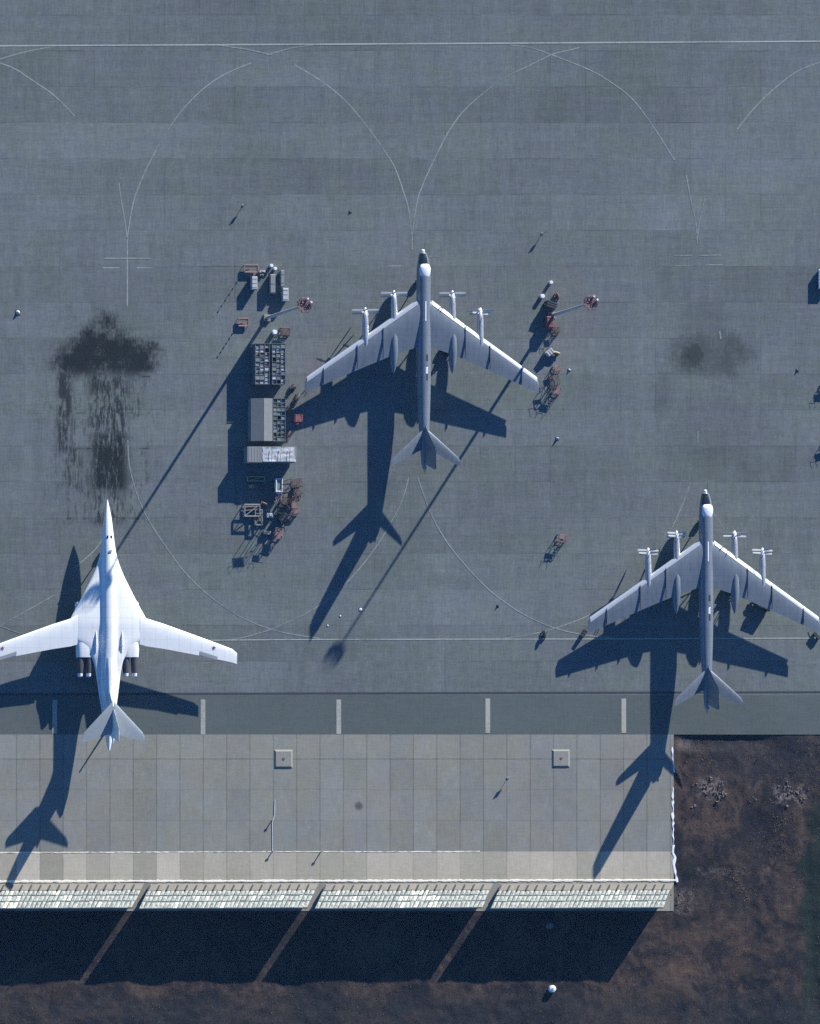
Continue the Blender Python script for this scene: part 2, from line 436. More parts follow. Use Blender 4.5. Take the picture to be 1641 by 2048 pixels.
# ------------------------------------------------------------------ mesh builder
class MB:
    def __init__(self): self.v, self.f = [], []
    def add(self, vs, fs):
        o = len(self.v); self.v += [tuple(p) for p in vs]; self.f += [tuple(i + o for i in f) for f in fs]
    def box(self, x, y, z0, dx, dy, dz, rot=0.0, top=1.0):
        c, s = math.cos(rot), math.sin(rot); vs = []
        for k, sc in ((0, 1.0), (1, top)):
            for a, b in ((-1, -1), (1, -1), (1, 1), (-1, 1)):
                X, Y = a * dx / 2 * sc, b * dy / 2 * sc
                vs.append((x + c * X - s * Y, y + s * X + c * Y, z0 + k * dz))
        self.add(vs, [(3, 2, 1, 0), (4, 5, 6, 7), (0, 1, 5, 4), (1, 2, 6, 5), (2, 3, 7, 6), (3, 0, 4, 7)])
    def rod(self, p, q, r, r2=None, n=6):
        p, q = Vector(p), Vector(q); d = (q - p).normalized()
        a = d.orthogonal().normalized(); b = d.cross(a); r2 = r if r2 is None else r2
        vs = []
        for c, rr in ((p, r), (q, r2)):
            for i in range(n):
                t = 2 * math.pi * i / n
                vs.append(c + (a * math.cos(t) + b * math.sin(t)) * rr)
        fs = [(i, (i + 1) % n, n + (i + 1) % n, n + i) for i in range(n)]
        fs += [tuple(range(n - 1, -1, -1)), tuple(range(n, 2 * n))]
        self.add(vs, fs)
    def rings(self, rings, cap=True):
        n = len(rings[0]); vs = [p for r in rings for p in r]; fs = []
        for k in range(len(rings) - 1):
            for i in range(n):
                j = (i + 1) % n
                fs.append((k * n + i, k * n + j, (k + 1) * n + j, (k + 1) * n + i))
        if cap:
            fs.append(tuple(range(n - 1, -1, -1))); b = (len(rings) - 1) * n
            fs.append(tuple(b + i for i in range(n)))
        self.add(vs, fs)
    def ball(self, x, y, z, r, n=10, sq=1.0):
        rs = []
        for k in range(n // 2 + 1):
            t = -math.pi / 2 + math.pi * k / (n // 2)
            rr = max(r * math.cos(t), r * 0.02)
            rs.append([(x + rr * math.cos(2 * math.pi * i / n), y + rr * math.sin(2 * math.pi * i / n), z + r * sq * math.sin(t)) for i in range(n)])
        self.rings(rs)
    def build(self, name, mat, parent=None, smooth=False, loc=None, plan=False):
        me = bpy.data.meshes.new(name)
        vs = []
        for x, y, z in self.v:
            if plan: p = at(x * S + PW / 2, PH / 2 - y * S, z); vs.append(tuple(p))
            else: X, Y = G(x, y); vs.append((X, Y, z))
        me.from_pydata(vs, [], self.f); me.update()
        import bmesh
        bm = bmesh.new(); bm.from_mesh(me); bmesh.ops.recalc_face_normals(bm, faces=bm.faces); bm.to_mesh(me); bm.free()
        if smooth:
            for p in me.polygons: p.use_smooth = True
            me.set_sharp_from_angle(angle=R(42))
        me.materials.append(MT[mat])
        o = bpy.data.objects.new(name, me); COL.objects.link(o)
        if parent is not None: o.parent = parent
        if loc is not None: o.location = loc
        return o

def tag(o, label, cat, group=None):
    o['label'] = label; o['category'] = cat
    if group: o['group'] = group
    return o
def thing(name, px, py, label, cat, group=None, z=0.0):
    o = bpy.data.objects.new(name, None); COL.objects.link(o)
    o.empty_display_size = 0.5
    o.location = at(px, py, z)
    return tag(o, label, cat, group)
def copy_tree(o, parent=None):
    c = o.copy(); COL.objects.link(c)
    if parent is not None: c.parent = parent
    for ch in list(o.children): copy_tree(ch, c)
    return c

def sheet(name, polys, mat, z, kind='structure'):
    """flat ground polygons given in photograph pixels, UV map 'plan' in metres"""
    vs, fs, uv = [], [], []
    groups = polys if isinstance(polys[0][0], list) else [polys]
    for lift, poly in [((k % 6) * 0.004, q) for k, g in enumerate(groups) for q in g]:
        o = len(vs)
        for px, py in poly:
            vs.append(at(px, py, z + lift)); uv.append((PX(px), PY(py)))
        fs.append(tuple(range(o, o + len(poly))))
    me = bpy.data.meshes.new(name); me.from_pydata(vs, [], fs); me.update()
    l = me.uv_layers.new(name='plan')
    for lp in me.loops: l.data[lp.index].uv = uv[lp.vertex_index]
    for p in me.polygons:
        if p.normal.z < 0: p.flip()
    me.update()
    me.materials.append(MT[mat])
    ob = bpy.data.objects.new(name, me); COL.objects.link(ob)
    if kind: ob['kind'] = kind
    return ob
def rect(x0, y0, x1, y1): return [(x0, y1), (x1, y1), (x1, y0), (x0, y0)]
def tiles_of(x0, y0, x1, y1, step=128):
    """rectangle cut into cells, small ones where the photograph looks, so that the plan UVs stay true"""
    def cuts(a, b, lo, hi):
        c = [a] + [k for k in range(lo, hi + 1, step) if a < k < b] + [b]
        return c
    X, Y = cuts(x0, x1, -384, 2048), cuts(y0, y1, -384, 2432)
    return [rect(X[i], Y[j], X[i + 1], Y[j + 1]) for i in range(len(X) - 1) for j in range(len(Y) - 1)]
def ribbon(pts, w):
    """quads along a pixel polyline, w metres wide, subdivided as a smooth curve"""
    P = [Vector(p) for p in pts]; out = []
    if len(P) > 2:
        Q = [P[0] * 2 - P[1]] + P + [P[-1] * 2 - P[-2]]
        for i in range(1, len(Q) - 2):
            for k in range(8):
                t = k / 8
                a, b, c, d = Q[i - 1], Q[i], Q[i + 1], Q[i + 2]
                out.append(0.5 * ((2 * b) + (c - a) * t + (2 * a - 5 * b + 4 * c - d) * t * t + (3 * b - a - 3 * c + d) * t ** 3))
        out.append(P[-1])
    else: out = P
    h = w * S / 2; L, Rr = [], []
    for i, p in enumerate(out):
        t = (out[min(i + 1, len(out) - 1)] - out[max(i - 1, 0)]).normalized()
        n = Vector((-t.y, t.x)) * h
        L.append(p + n); Rr.append(p - n)
    return [[tuple(L[i]), tuple(L[i + 1]), tuple(Rr[i + 1]), tuple(Rr[i])] for i in range(len(out) - 1)]

# ------------------------------------------------------------------ setting
# soil: one relief sheet under and around everything that is not paved
def soil_height(px, py):
    u, v = PX(px), PY(py)
    inside = (px > 1352 and py > 1472) or py > 1822
    if not inside: return -0.10
    e = 1.0
    if py < 1822: e = min(1.0, (px - 1352) / 12.0) * min(1.0, (py - 1470) / 6.0)
    elif px < 1352: e = min(1.0, (py - 1822) / 40.0)
    h = mnoise.fractal(Vector((u * 0.10, v * 0.10, 3.0)), 1.0, 2.1, 5) * 0.40 + mnoise.noise(Vector((u * 0.55, v * 0.55, 9.0))) * 0.11
    h += mnoise.noise(Vector((u * 1.3, v * 1.3, 5.0))) * 0.07
    # the soil step down to the grass on the right
    k = px + 14 * mnoise.noise(Vector((v * 0.12, 1.0, 0.0))) - (1605 + 0.06 * (py - 1700))
    h -= 0.55 * max(0.0, min(1.0, (k + 12) / 24)) * (1 if py > 1600 else max(0, (py - 1560) / 40))
    if 1470 < py < 1505 and px < 1560: h -= 0.36 * min(1, (1505 - py) / 22) * min(1, (1560 - px) / 60) / .9
    return -0.10 + e * (h * 0.9)
def grid_sheet(name, x0, y0, x1, y1, step, mat):
    nx, ny = int((x1 - x0) / step) + 1, int((y1 - y0) / step) + 1
    vs, uv = [], []
    for j in range(ny):
        for i in range(nx):
            px, py = x0 + i * step, y0 + j * step
            p = at(px, py); p.z = soil_height(px, py)
            vs.append(p); uv.append((PX(px), PY(py)))
    fs = [(j * nx + i, (j + 1) * nx + i, (j + 1) * nx + i + 1, j * nx + i + 1) for j in range(ny - 1) for i in range(nx - 1)]
    return vs, uv, fs
def build_soil():
    vs, uv, fs = [], [], []
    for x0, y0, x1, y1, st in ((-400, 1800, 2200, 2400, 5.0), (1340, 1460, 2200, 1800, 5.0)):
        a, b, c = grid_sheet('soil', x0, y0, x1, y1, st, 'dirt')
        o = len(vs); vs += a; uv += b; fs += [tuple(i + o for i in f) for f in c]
    me = bpy.data.meshes.new('soil'); me.from_pydata(vs, [], fs); me.update()
    l = me.uv_layers.new(name='plan')
    for lp in me.loops: l.data[lp.index].uv = uv[lp.vertex_index]
    for p in me.polygons: p.use_smooth = True
    me.materials.append(MT['dirt'])
    o = bpy.data.objects.new('soil', me); COL.objects.link(o); o['kind'] = 'structure'
build_soil()
sheet('ground', [rect(-14000, -14000, 16000, 16000)], 'dirt', -0.75)
sheet('apron', tiles_of(-3000, -4000, 5000, 1390), 'apron', 0.0)
sheet('service_strip', tiles_of(-3000, 1390, 5000, 1469), 'strip', 0.0)
# concrete pad as a real slab edge: top sheet plus a skirt
pad = sheet('concrete_pad', tiles_of(-3000, 1469, 1348, 1822), 'pad', 0.0)
sheet('drain_channel', ribbon([(-3000 + 500 * k, 1395.8 - 1.25 * k) for k in range(17)], 0.42), 'drain', 0.02)

# ---- painted lines
line_sets = {
 'taxi_line': ('line', 0.30, [[(-300, 93.5), (30, 91.5), (820, 87.5), (1641, 82.5), (2100, 80)]]),
 'lead_in_lines': ('faint', 0.25, [
    [(0, 118), (50, 104), (110, 92)],
    [(-60, 108), (20, 133), (60, 157), (110, 192), (150, 232)],
    [(238, 365), (243, 400), (250, 440), (255, 475)],
    [(256, 470), (262, 430), (273, 385), (298, 328), (330, 270), (365, 220), (410, 175), (455, 146), (505, 125)],
    [(535, 110), (580, 97), (625, 90)],
    [(440, 91), (490, 98), (545, 110)],
    [(590, 130), (640, 160), (690, 200), (730, 247), (765, 295), (790, 335), (808, 385), (818, 420), (824, 468)],
    [(826, 466), (830, 430), (840, 385), (866, 325), (895, 268), (925, 225), (965, 188), (1010, 155), (1065, 128)],
    [(1065, 128), (1085, 118), (1110, 107), (1160, 95)],
    [(1020, 90), (1060, 95), (1100, 108), (1180, 140), (1220, 163), (1262, 195), (1300, 243), (1350, 320)],
    [(1373, 350), (1382, 400), (1391, 440), (1395, 468)],
    [(1396, 468), (1400, 440), (1410, 395)],
    [(1475, 258), (1510, 215), (1555, 172), (1600, 140), (1660, 118)],
    [(255, 478), (255, 612)], [(825, 468), (825, 500)], [(1395, 470), (1395, 488)], [(1396, 862), (1396, 885)],
    [(208, 516.5), (303, 516.5)], [(206, 535.5), (239, 535.5)], [(274, 535.5), (306, 535.5)],
    [(777, 532), (806, 532)], [(858, 512.5), (878, 512.5)], [(1348, 511), (1385, 511)], [(1398, 511), (1443, 510)], [(1350, 531), (1380, 531)], [(1410, 530), (1446, 529)],
    [(256, 880), (258, 920), (262, 945)],
    [(262, 945), (275, 990), (295, 1035), (330, 1090), (375, 1150), (430, 1200), (490, 1238), (560, 1263), (640, 1277)],
    [(818, 955), (805, 1000), (785, 1040), (755, 1090), (715, 1142), (672, 1186), (630, 1217), (580, 1243), (520, 1266), (455, 1280), (380, 1279)],
    [(836, 955), (848, 990), (866, 1035), (895, 1085), (935, 1135), (985, 1185), (1045, 1227), (1110, 1256), (1172, 1270), (1230, 1277)],
    [(1382, 965), (1365, 1010), (1345, 1055)], [(1410, 985), (1430, 1030), (1450, 1060)],
    [(1240, 1195), (1180, 1230), (1112, 1256), (1060, 1269), (1010, 1277)],
    [(205, 1080), (185, 1105), (150, 1135)], [(110, 1190), (60, 1218), (0, 1252)], [(0, 1252), (30, 1263), (60, 1272), (110, 1280)],
    [(1318, 664), (1320, 682)], [(1440, 662), (1442, 678)]]),
 'stand_edge_line': ('line', 0.22, [[(360, 1281), (640, 1279), (1150, 1278), (1700, 1276), (2000, 1275)]]),
 'stand_bars': ('bar', 1.0, [[(110, 1400), (110, 1467)], [(406.5, 1399), (406.5, 1469)], [(678, 1399), (678, 1468)], [(976, 1397), (976, 1466)], [(1248, 1397), (1248, 1466)]]),
}
for nm, (mt, w, ls) in line_sets.items():
    sheet(nm, [ribbon(l, w) for l in ls], mt, 0.012 if nm == 'lead_in_lines' else 0.038 if nm == 'stand_edge_line' else 0.042 if nm == 'taxi_line' else 0.02)

# ---- snow and pale edging
def snow_bank(name, pts, w, h, mat='snow', jit=0.5):
    mb = MB(); P = [Vector((PX(x), PY(y))) for x, y in pts]
    segs = []
    for a, b in zip(P[:-1], P[1:]):
        n = max(2, int((b - a).length / 0.6))
        segs += [a.lerp(b, k / n) for k in range(n)]
    segs.append(P[-1]); rs = []
    for i, p in enumerate(segs):
        t = (segs[min(i + 1, len(segs) - 1)] - segs[max(i - 1, 0)]).normalized(); n = Vector((-t.y, t.x))
        k = 1 + jit * 2 * (random.random() - 0.5); hh = h * (1 + jit * (random.random() - 0.5))
        o = (random.random() - 0.5) * jit * w * 0.6
        rs.append([(p.x + n.x * (q * w * k / 2 + o), p.y + n.y * (q * w * k / 2 + o), z) for q, z in ((-1, -0.3), (-0.8, hh * .6), (0, hh), (0.8, hh * .6), (1, -0.3))])
    mb.rings(rs)
    o = mb.build(name, mat, smooth=True, plan=True)
    return o
beam = snow_bank('edge_beam', [(-300, 1764), (300, 1762.5), (900, 1761.5), (1352, 1760.5)], 0.55, 0.12, 'cream', 0.35)
tag(beam, 'long whitewashed concrete beam at the foot of the blast fence', 'kerb')
for nm, pts, w in (('snow', [(1345, 1494), (1346, 1520), (1349, 1545)], 0.38), ('snow', [(1346, 1575), (1346, 1640), (1347, 1690)], 0.42),
                   ('snow', [(1347, 1690), (1346, 1705), (1350, 1715), (1349, 1730), (1351, 1750), (1356, 1764)], 0.65)):
    o = snow_bank(nm, pts, w, 0.12, jit=0.8); o['kind'] = 'stuff'
o = snow_bank('snow', [(-60, 1706), (180, 1705), (300, 1704.5), (545, 1703.5), (640, 1703), (690, 1703.5), (840, 1703.5), (960, 1703)], 0.17, 0.05, 'cream', 0.9); o['kind'] = 'stuff'

# ------------------------------------------------------------------ curved blast fence
PROF = [(0.0, 0.0), (6.0, 0.18), (14.0, 0.75), (26.0, 2.2), (38.0, 3.75), (53.0, 5.5)]   # pixels back, metres up
def fence_point(bx, t_py, z, dx=0.0):
    """plan point of the fence face: sheared so its edges follow the slant of cast shadows"""
    img_dy = t_py - 0.9 * z
    px = bx - 0.46 * img_dy - 2.9 * z + dx
    return (PX(px), PY(1767 + t_py), z)
def prof(s):
    for (a, za), (b, zb) in zip(PROF[:-1], PROF[1:]):
        if s <= b: return za + (zb - za) * (s - a) / (b - a)
    return PROF[-1][1]
def fence_panel(x0, x1, label):
    root = thing('blast_fence', (x0 + x1) / 2, 1767, label, 'blast fence', 'curved blast fence sections')
    ox, oy = G(0, 0)
    base = root.location
    inv = lambda p: p
    # mesh built in plan metres; shift so that it is local to the root
    r0 = (PX((x0 + x1) / 2), PY(1767))
    def P(bx, s, z, off=0.0): 
        q = fence_point(bx, s, z); return (q[0] - r0[0], q[1] - r0[1] - off, q[2])
    plate, ribs, tiles, struts, bright = MB(), MB(), MB(), MB(), MB()
    n = max(1, round((x1 - x0) / 18.3)); dx = (x1 - x0) / n
    lv = [0.0, 13.5, 25.0, 38.0, 53.0]
    # foot plate
    a = [P(x0, 0, 0.02), P(x1, 0, 0.02), P(x1, 13.5, prof(13.5) - .02), P(x0, 13.5, prof(13.5) - .02)]
    plate.add(a, [(0, 1, 2, 3)])
    # backing sheet behind the tiles, closes the shade
    for s0, s1 in zip(lv[1:-1], lv[2:]):
        ribs.add([P(x0, s0, prof(s0) - .10), P(x1, s0, prof(s0) - .10), P(x1, s1, prof(s1) - .10), P(x0, s1, prof(s1) - .10)], [(0, 1, 2, 3)])
    for i in range(n):
        b0, b1 = x0 + i * dx, x0 + (i + 1) * dx
        for k, (s0, s1) in enumerate(zip(lv[1:-1], lv[2:])):
            # two tiles per bay, each slightly out of true and bowed
            for h in range(2):
                g0 = b0 + dx * h / 2 + 0.7 + random.uniform(-.5, .5); g1 = b0 + dx * (h + 1) / 2 - 0.5 + random.uniform(-.5, .5)
                t0, t1 = s0 + 0.6 + random.uniform(-.4, .4), s1 - 1.3 + random.uniform(-.4, .4)
                lift = random.uniform(-0.16, 0.20); sk = random.uniform(-.7, .7)
                if random.random() < .5: t0 += .9
                else: g1 -= 1.1
                sm = (t0 + t1) / 2; gm = (g0 + g1) / 2
                vs = [P(g0 + sk, t0, prof(t0) - lift), P(gm, t0, prof(t0) + .10), P(g1, t0, prof(t0) - .06),
                      P(g0, sm, prof(sm) - .02), P(gm, sm + sk, prof(sm) + .30), P(g1, sm, prof(sm) + .02),
                      P(g0, t1, prof(t1) + lift), P(gm, t1, prof(t1) + .08), P(g1 - sk, t1, prof(t1) - .10)]
                wx = b0 + dx * (h + .5) / 2 - .46 * sm
                hot = any(a <= wx <= b and random.random() < pr for a, b, pr in ((10, 45, .40), (105, 140, .40), (195, 222, .40), (500, 530, .25), (800, 882, .50), (1180, 1290, .12), (-50, 1350, .03)))
                (bright if hot else tiles).add(vs, [(0, 1, 4, 3), (1, 2, 5, 4), (3, 4, 7, 6), (4, 5, 8, 7)])
        # foot rib: dark rod added as a slanted post shadow, then rear strut
        q0, q1 = P(b0, 3, prof(3)), P(b0, 14.5, prof(14.5))
        ribs.rod((q0[0], q0[1], q0[2] + .16), (q1[0], q1[1], q1[2] + .2), 0.16, n=5)
        t = P(b0, 51, 5.0); f0 = P(b0, 40, 0.0)
        struts.rod(t, f0, 0.12, n=5)
    t0, t1 = P(x0, 53.3, 5.42), P(x1, 53.3, 5.42)
    struts.rod(t0, t1, 0.14, n=6)
    plate.build('foot_plate', 'fencebase', root)
    ribs.build('shadow_tick_backing', 'strut_shade', root)
    tiles.build('deflector_face', 'fence', root)
    for i in range(len(bright.v) // 9):
        one = MB(); one.add(bright.v[i * 9:i * 9 + 9], bright.f[:4]); one.build('bright_fence_tile', 'paletile', root)
    struts.build('rear_struts', 'strut_shade', root)
    return root
for x0, x1, lb in ((-45, 287, 'pale curved blast fence section running off the left edge of the picture'),
                   (303, 637, 'pale curved blast fence section between the two leftmost gaps'),
                   (653, 987, 'curved blast fence section with the brightest white tiles near its right end'),
                   (1003, 1349, 'curved blast fence section that ends at the bare soil on the right')):
    fence_panel(x0, x1, lb)
o = bpy.data.objects
# tiles in a paler colour, clustered by position, are parts separate from the faces
def local(px, py, ox, oy): return ((px - ox) / S, (oy - py) / S)

# ------------------------------------------------------------------ aircraft parts
def oval(y, cx, cz, rx, rzt, rzb, n=20, p=2.0):
    out = []
    for i in range(n):
        t = 2 * math.pi * i / n
        c, s = math.cos(t), math.sin(t)
        x = math.copysign(abs(c) ** (2 / p), c) * rx; z = math.copysign(abs(s) ** (2 / p), s) * (rzt if s > 0 else rzb)
        out.append((cx + x, y, cz + z))
    return out
def foil(x, le, te, z, th, tw=0.0):
    c = le - te; out = []
    for f, h in ((0.0, 0.0), (0.012, .24), (0.05, .40), (0.14, .52), (0.3, .56), (0.5, .46), (0.75, .24), (1.0, 0.02)):
        out.append((x, le - f * c, z + h * th - tw * f))
    for f, h in ((0.75, -.14), (0.5, -.26), (0.3, -.34), (0.14, -.34), (0.05, -.26), (0.012, -.16)):
        out.append((x, le - f * c, z + h * th - tw * f))
    return out
def edge_strip(x, le, te, z, th):
    """metal nose strip added to the wing, drooped and pale to paint its sunlit highlight"""
    c = le - te; w = min(.75, .26 * c)
    top = [(0, 0), (.012, .24), (.05, .40), (.14, .52), (.3, .56), (.5, .46)]
    def h(f):
        for (a, ha), (b, hb) in zip(top[:-1], top[1:]):
            if f <= b: return ha + (hb - ha) * (f - a) / (b - a)
        return .46
    out = [(x, le + .42, z - .16), (x, le + .36, z - .02)]
    for k in (.0, .3, .65, 1.0):
        f = w * k / c; out.append((x, le - w * k, z + max(h(f), .30 + .2 * k) * th + .03))
    out += [(x, le - w, z + h(w / c) * th - .06), (x, le, z - .30)]
    return out
def wing(sections, sgn):
    mb = MB(); mb.rings([foil(sgn * x, le, te, z, th) for x, le, te, z, th in sections]); return mb
def vfoil(z, le, te, th, x=0.0):
    c = le - te
    pts = [(0, 0), (.06, .35), (.3, .5), (.65, .3), (1, .02)]
    a = [(x + h * th, le - f * c, z) for f, h in pts] + [(x - h * th, le - f * c, z) for f, h in reversed(pts[1:-1])]
    return a
HUBS = {}
def wheel(parent, p, q, r, n=10):
    w = MB(); w.rod(p, q, r, n=n); return w.build('wheel', 'black', parent, True)
def bogie(parent, x, y, n, r, w, gap):
    for k in range(n):
        yy = y + (k - (n - 1) / 2) * r * 2.15
        for s in (-1, 1): wheel(parent, (x + s * gap - w / 2, yy, r), (x + s * gap + w / 2, yy, r), r, 14)

def turboprop(px, py, label):
    t = thing('turboprop_bomber', px, py, label, 'bomber aircraft', 'silver turboprop bombers with swept wings')
    F = MB()
    prof_ = [(20.9, 3.95, .12), (20.6, 3.98, .55), (20.0, 4.05, .85), (18.6, 4.25, 1.15), (17.0, 4.42, 1.36), (15.5, 4.45, 1.45), (10, 4.45, 1.47),
             (0, 4.45, 1.47), (-8, 4.5, 1.45), (-13, 4.65, 1.30), (-18, 4.95, 1.05), (-22, 5.2, .85), (-24.6, 5.3, .72), (-25.8, 5.3, .5), (-26.1, 5.3, .2)]
    F.rings([oval(y, 0, z, r, r, r, 24) for y, z, r in prof_])
    fus = F.build('fuselage', 'alu', t, True)
    # glazed nose and flight deck, sits 3 cm proud of the skin
    g = MB()
    rr = [oval(y, 0, z, r + .03, r + .03, r, 24) for y, z, r in ((20.2, 4.0, .78), (19.4, 4.14, 1.0), (18.6, 4.25, 1.15), (17.9, 4.33, 1.24))]
    g.rings([r[4:11] for r in rr], cap=False)
    g.f = [f for f in g.f if abs((f[0] % 7) - (f[1] % 7)) <= 1]
    fg = g.build('cockpit_glazing', 'glass', fus, True)
    h = MB(); h.rings([oval(y, 0, z, w, hh, .2, 16) for y, z, w, hh in ((18.1, 5.3, .30, .05), (17.6, 5.42, 1.0, .42), (16.9, 5.48, 1.2, .52), (15.9, 5.45, 1.15, .5), (14.9, 5.4, .85, .46), (14.2, 5.3, .4, .2))])
    h.build('canopy_fairing', 'white2', fus, True)
    r0 = MB(); r0.ball(0, 20.75, 4.05, .42, 12); r0.build('radome', 'white2', fus, True)
    pr = MB(); pr.rod((.12, 19.5, 4.95), (.12, 22.6, 5.05), .07, .04); pr.build('refuelling_probe', 'dark', fus)
    sp = MB(); sp.rings([oval(y, 0, 5.86, .16, .12, .1, 8) for y in (9.8, 9.4, 6.0, 5.6)]); sp.build('dorsal_blister', 'white2', fus, True)
    for y, mm in ((-2.2, 'dark'), (-5.0, 'white2'), (-6.4, 'dark')):
        a = MB(); a.box(.28, y, 5.80, .5, 1.6, .14, top=.8); a.build('dorsal_hatch', mm, fus)
    tg = MB(); tg.rod((-.12, -25.9, 5.2), (-.12, -27.0, 5.2), .06); tg.rod((.12, -25.9, 5.2), (.12, -27.0, 5.2), .06); tg.build('tail_gun', 'dark', fus)
    ends = []
    for s in (-1, 1):
        w = wing([(.6, 10.6, .2, 4.85, 1.3), (1.6, 9.85, .05, 4.85, 1.25), (6.3, 6.5, -1.5, 4.62, 1.05), (12.3, 2.2, -4.0, 4.3, .82), (19, -2.5, -6.9, 3.85, .55), (24.6, -6.5, -9.4, 3.45, .34), (25.0, -7.2, -9.6, 3.42, .14)], s)
        wo = w.build('wing', 'alu', t, True)
        for x, le, te, z in ((8.8, 4.2, -2.2, 5.0), (14.2, .6, -4.6, 4.6), (21.2, -4.3, -7.8, 3.95)):
            fmb = MB(); fmb.box(s * x, (le + te) / 2, z - .15, .07, le - te, .30); fmb.build('wing_fence', 'dark', wo)
        led = MB(); led.rings([edge_strip(s * x, le, te, z, th) for x, le, te, z, th in ((1.6, 9.85, .05, 4.85, 1.25), (6.3, 6.5, -1.5, 4.62, 1.05), (12.3, 2.2, -4.0, 4.3, .82), (19, -2.5, -6.9, 3.85, .55), (24.6, -6.5, -9.4, 3.45, .34))])
        led.build('leading_edge_highlight', 'bright', wo, True)
        # engines
        for x, yf, yb, z in ((6.25, 12.35, 5.8, 4.25), (12.3, 8.7, 1.6, 4.0)):
            n = MB(); n.rings([oval(y, s * x, zz, r, r * 1.05, r * 1.05, 14) for y, zz, r in
                ((yf - 1.55, z, .50), (yf - 1.7, z, .56), (yf - 3.0, z + .0, .66), (yb + .8, z + .12, .66), (yb - .6, z + .22, .62), (yb - 3.0, z + .1, .42), (yb - 4.2, z + .05, .1))])
            no = n.build('engine_nacelle', 'nacelle', t, True)
            sp_ = MB(); sp_.rings([oval(y, s * x, z, r, r, r, 12) for y, r in ((yf, .04), (yf - .12, .2), (yf - .5, .36), (yf - 1.5, .46))]); sp_.build('spinner', 'white2', no, True)
            for q, (dy, ph) in enumerate(((.55, .10), (1.2, .55))):
                pm = MB()
                for b in range(4):
                    a = ph + b * math.pi / 2 + (.35 if s > 0 else 0) * (x > 8)
                    ca, sa = math.cos(a), math.sin(a)
                    rs = []
                    for rr_, ch, th in ((.3, .14, .10), (.9, .20, .06), (1.9, .21, .05), (2.6, .18, .04), (2.8, .10, .03)):
                        k = 1.07
                        dxp, dyp = -sa * ch * math.cos(k + .5), ch * math.sin(k + .5)
                        cx_, cz_ = s * x + ca * rr_, z + sa * rr_
                        yy = yf - dy
                        rs.append([(cx_ + dxp, yy + dyp, cz_ + ca * ch * math.cos(k + .5)), (cx_ + th * .5, yy + th, cz_), (cx_ - dxp, yy - dyp, cz_ - ca * ch * math.cos(k + .5)), (cx_ - th * .5, yy - th, cz_)])
                    pm.rings(rs)
                po = pm.build('propeller', 'blade', no); HUBS[po.data.name] = (s * x, yf - dy, z)
        # main gear fairing behind the inner engine
        gfr = MB(); gfr.rings([oval(y, s * 6.3, zz, r, r * .95, r * 1.0, 14) for y, zz, r in ((4.0, 4.75, .2), (2.0, 4.6, .75), (-.8, 4.3, .92), (-3.0, 4.1, .78), (-4.6, 4.05, .42), (-5.5, 4.05, .06))])
        gfr.build('gear_fairing', 'alu', t, True)
        lg = MB(); lg.rod((s * 6.3, 0.2, 4.0), (s * 6.3, 0.2, .75), .16); lg.rod((s * 6.3, -2.2, 3.6), (s * 6.3, 0.2, 1.4), .1)
        lo = lg.build('main_gear', 'dark', t)
        bogie(lo, s * 6.3, 0.2, 2, .72, .42, .42)
        tp = wing([(.35, -17.4, -21.9, 5.55, .46), (1.4, -18.4, -22.2, 5.65, .42), (6.9, -23.6, -25.3, 6.1, .2), (7.35, -24.4, -25.4, 6.15, .08)], s)
        tp.build('tailplane', 'alu', t, True)
    fn = MB(); fn.rings([vfoil(z, le, te, th) for z, le, te, th in ((5.4, -15.6, -24.6, .62), (6.4, -17.4, -24.9, .52), (9.5, -19.9, -25.8, .36), (12.7, -22.2, -26.7, .22), (13.3, -23.2, -26.8, .10))])
    fo = fn.build('tail_fin', 'alu', t, True)
    rd = MB(); rd.rings([vfoil(z, le, te, th) for z, le, te, th in ((6.2, -23.4, -25.2, .34), (12.5, -25.7, -26.95, .2))]); rd.build('rudder', 'grey', fo)
    ng = MB(); ng.rod((0, 14.0, 3.6), (0, 14.4, .6), .13); no = ng.build('nose_gear', 'dark', t)
    bogie(no, 0, 14.4, 1, .55, .3, .3)
    return t

tb1 = turboprop(834.7, 700, 'silver turboprop bomber in the middle of the apron, four propellers, sunlit gear pods')
tb2 = copy_tree(tb1)
tb2.location = at(834.7 + 564.5, 700 + 480)
for na in tb2.children:
    for pr_ in na.children:
        if pr_.data.name in HUBS:
            hx, hy, hz = HUBS[pr_.data.name]; X, Y = G(hx, hy); c_ = Vector((X, Y, hz))
            pr_.matrix_local = Matrix.Translation(c_) @ Matrix.Rotation(random.uniform(.2, 1.4), 4, 'Y') @ Matrix.Translation(-c_)
tb2['label'] = 'silver turboprop bomber nearest the bare soil, its tail over the drain line'

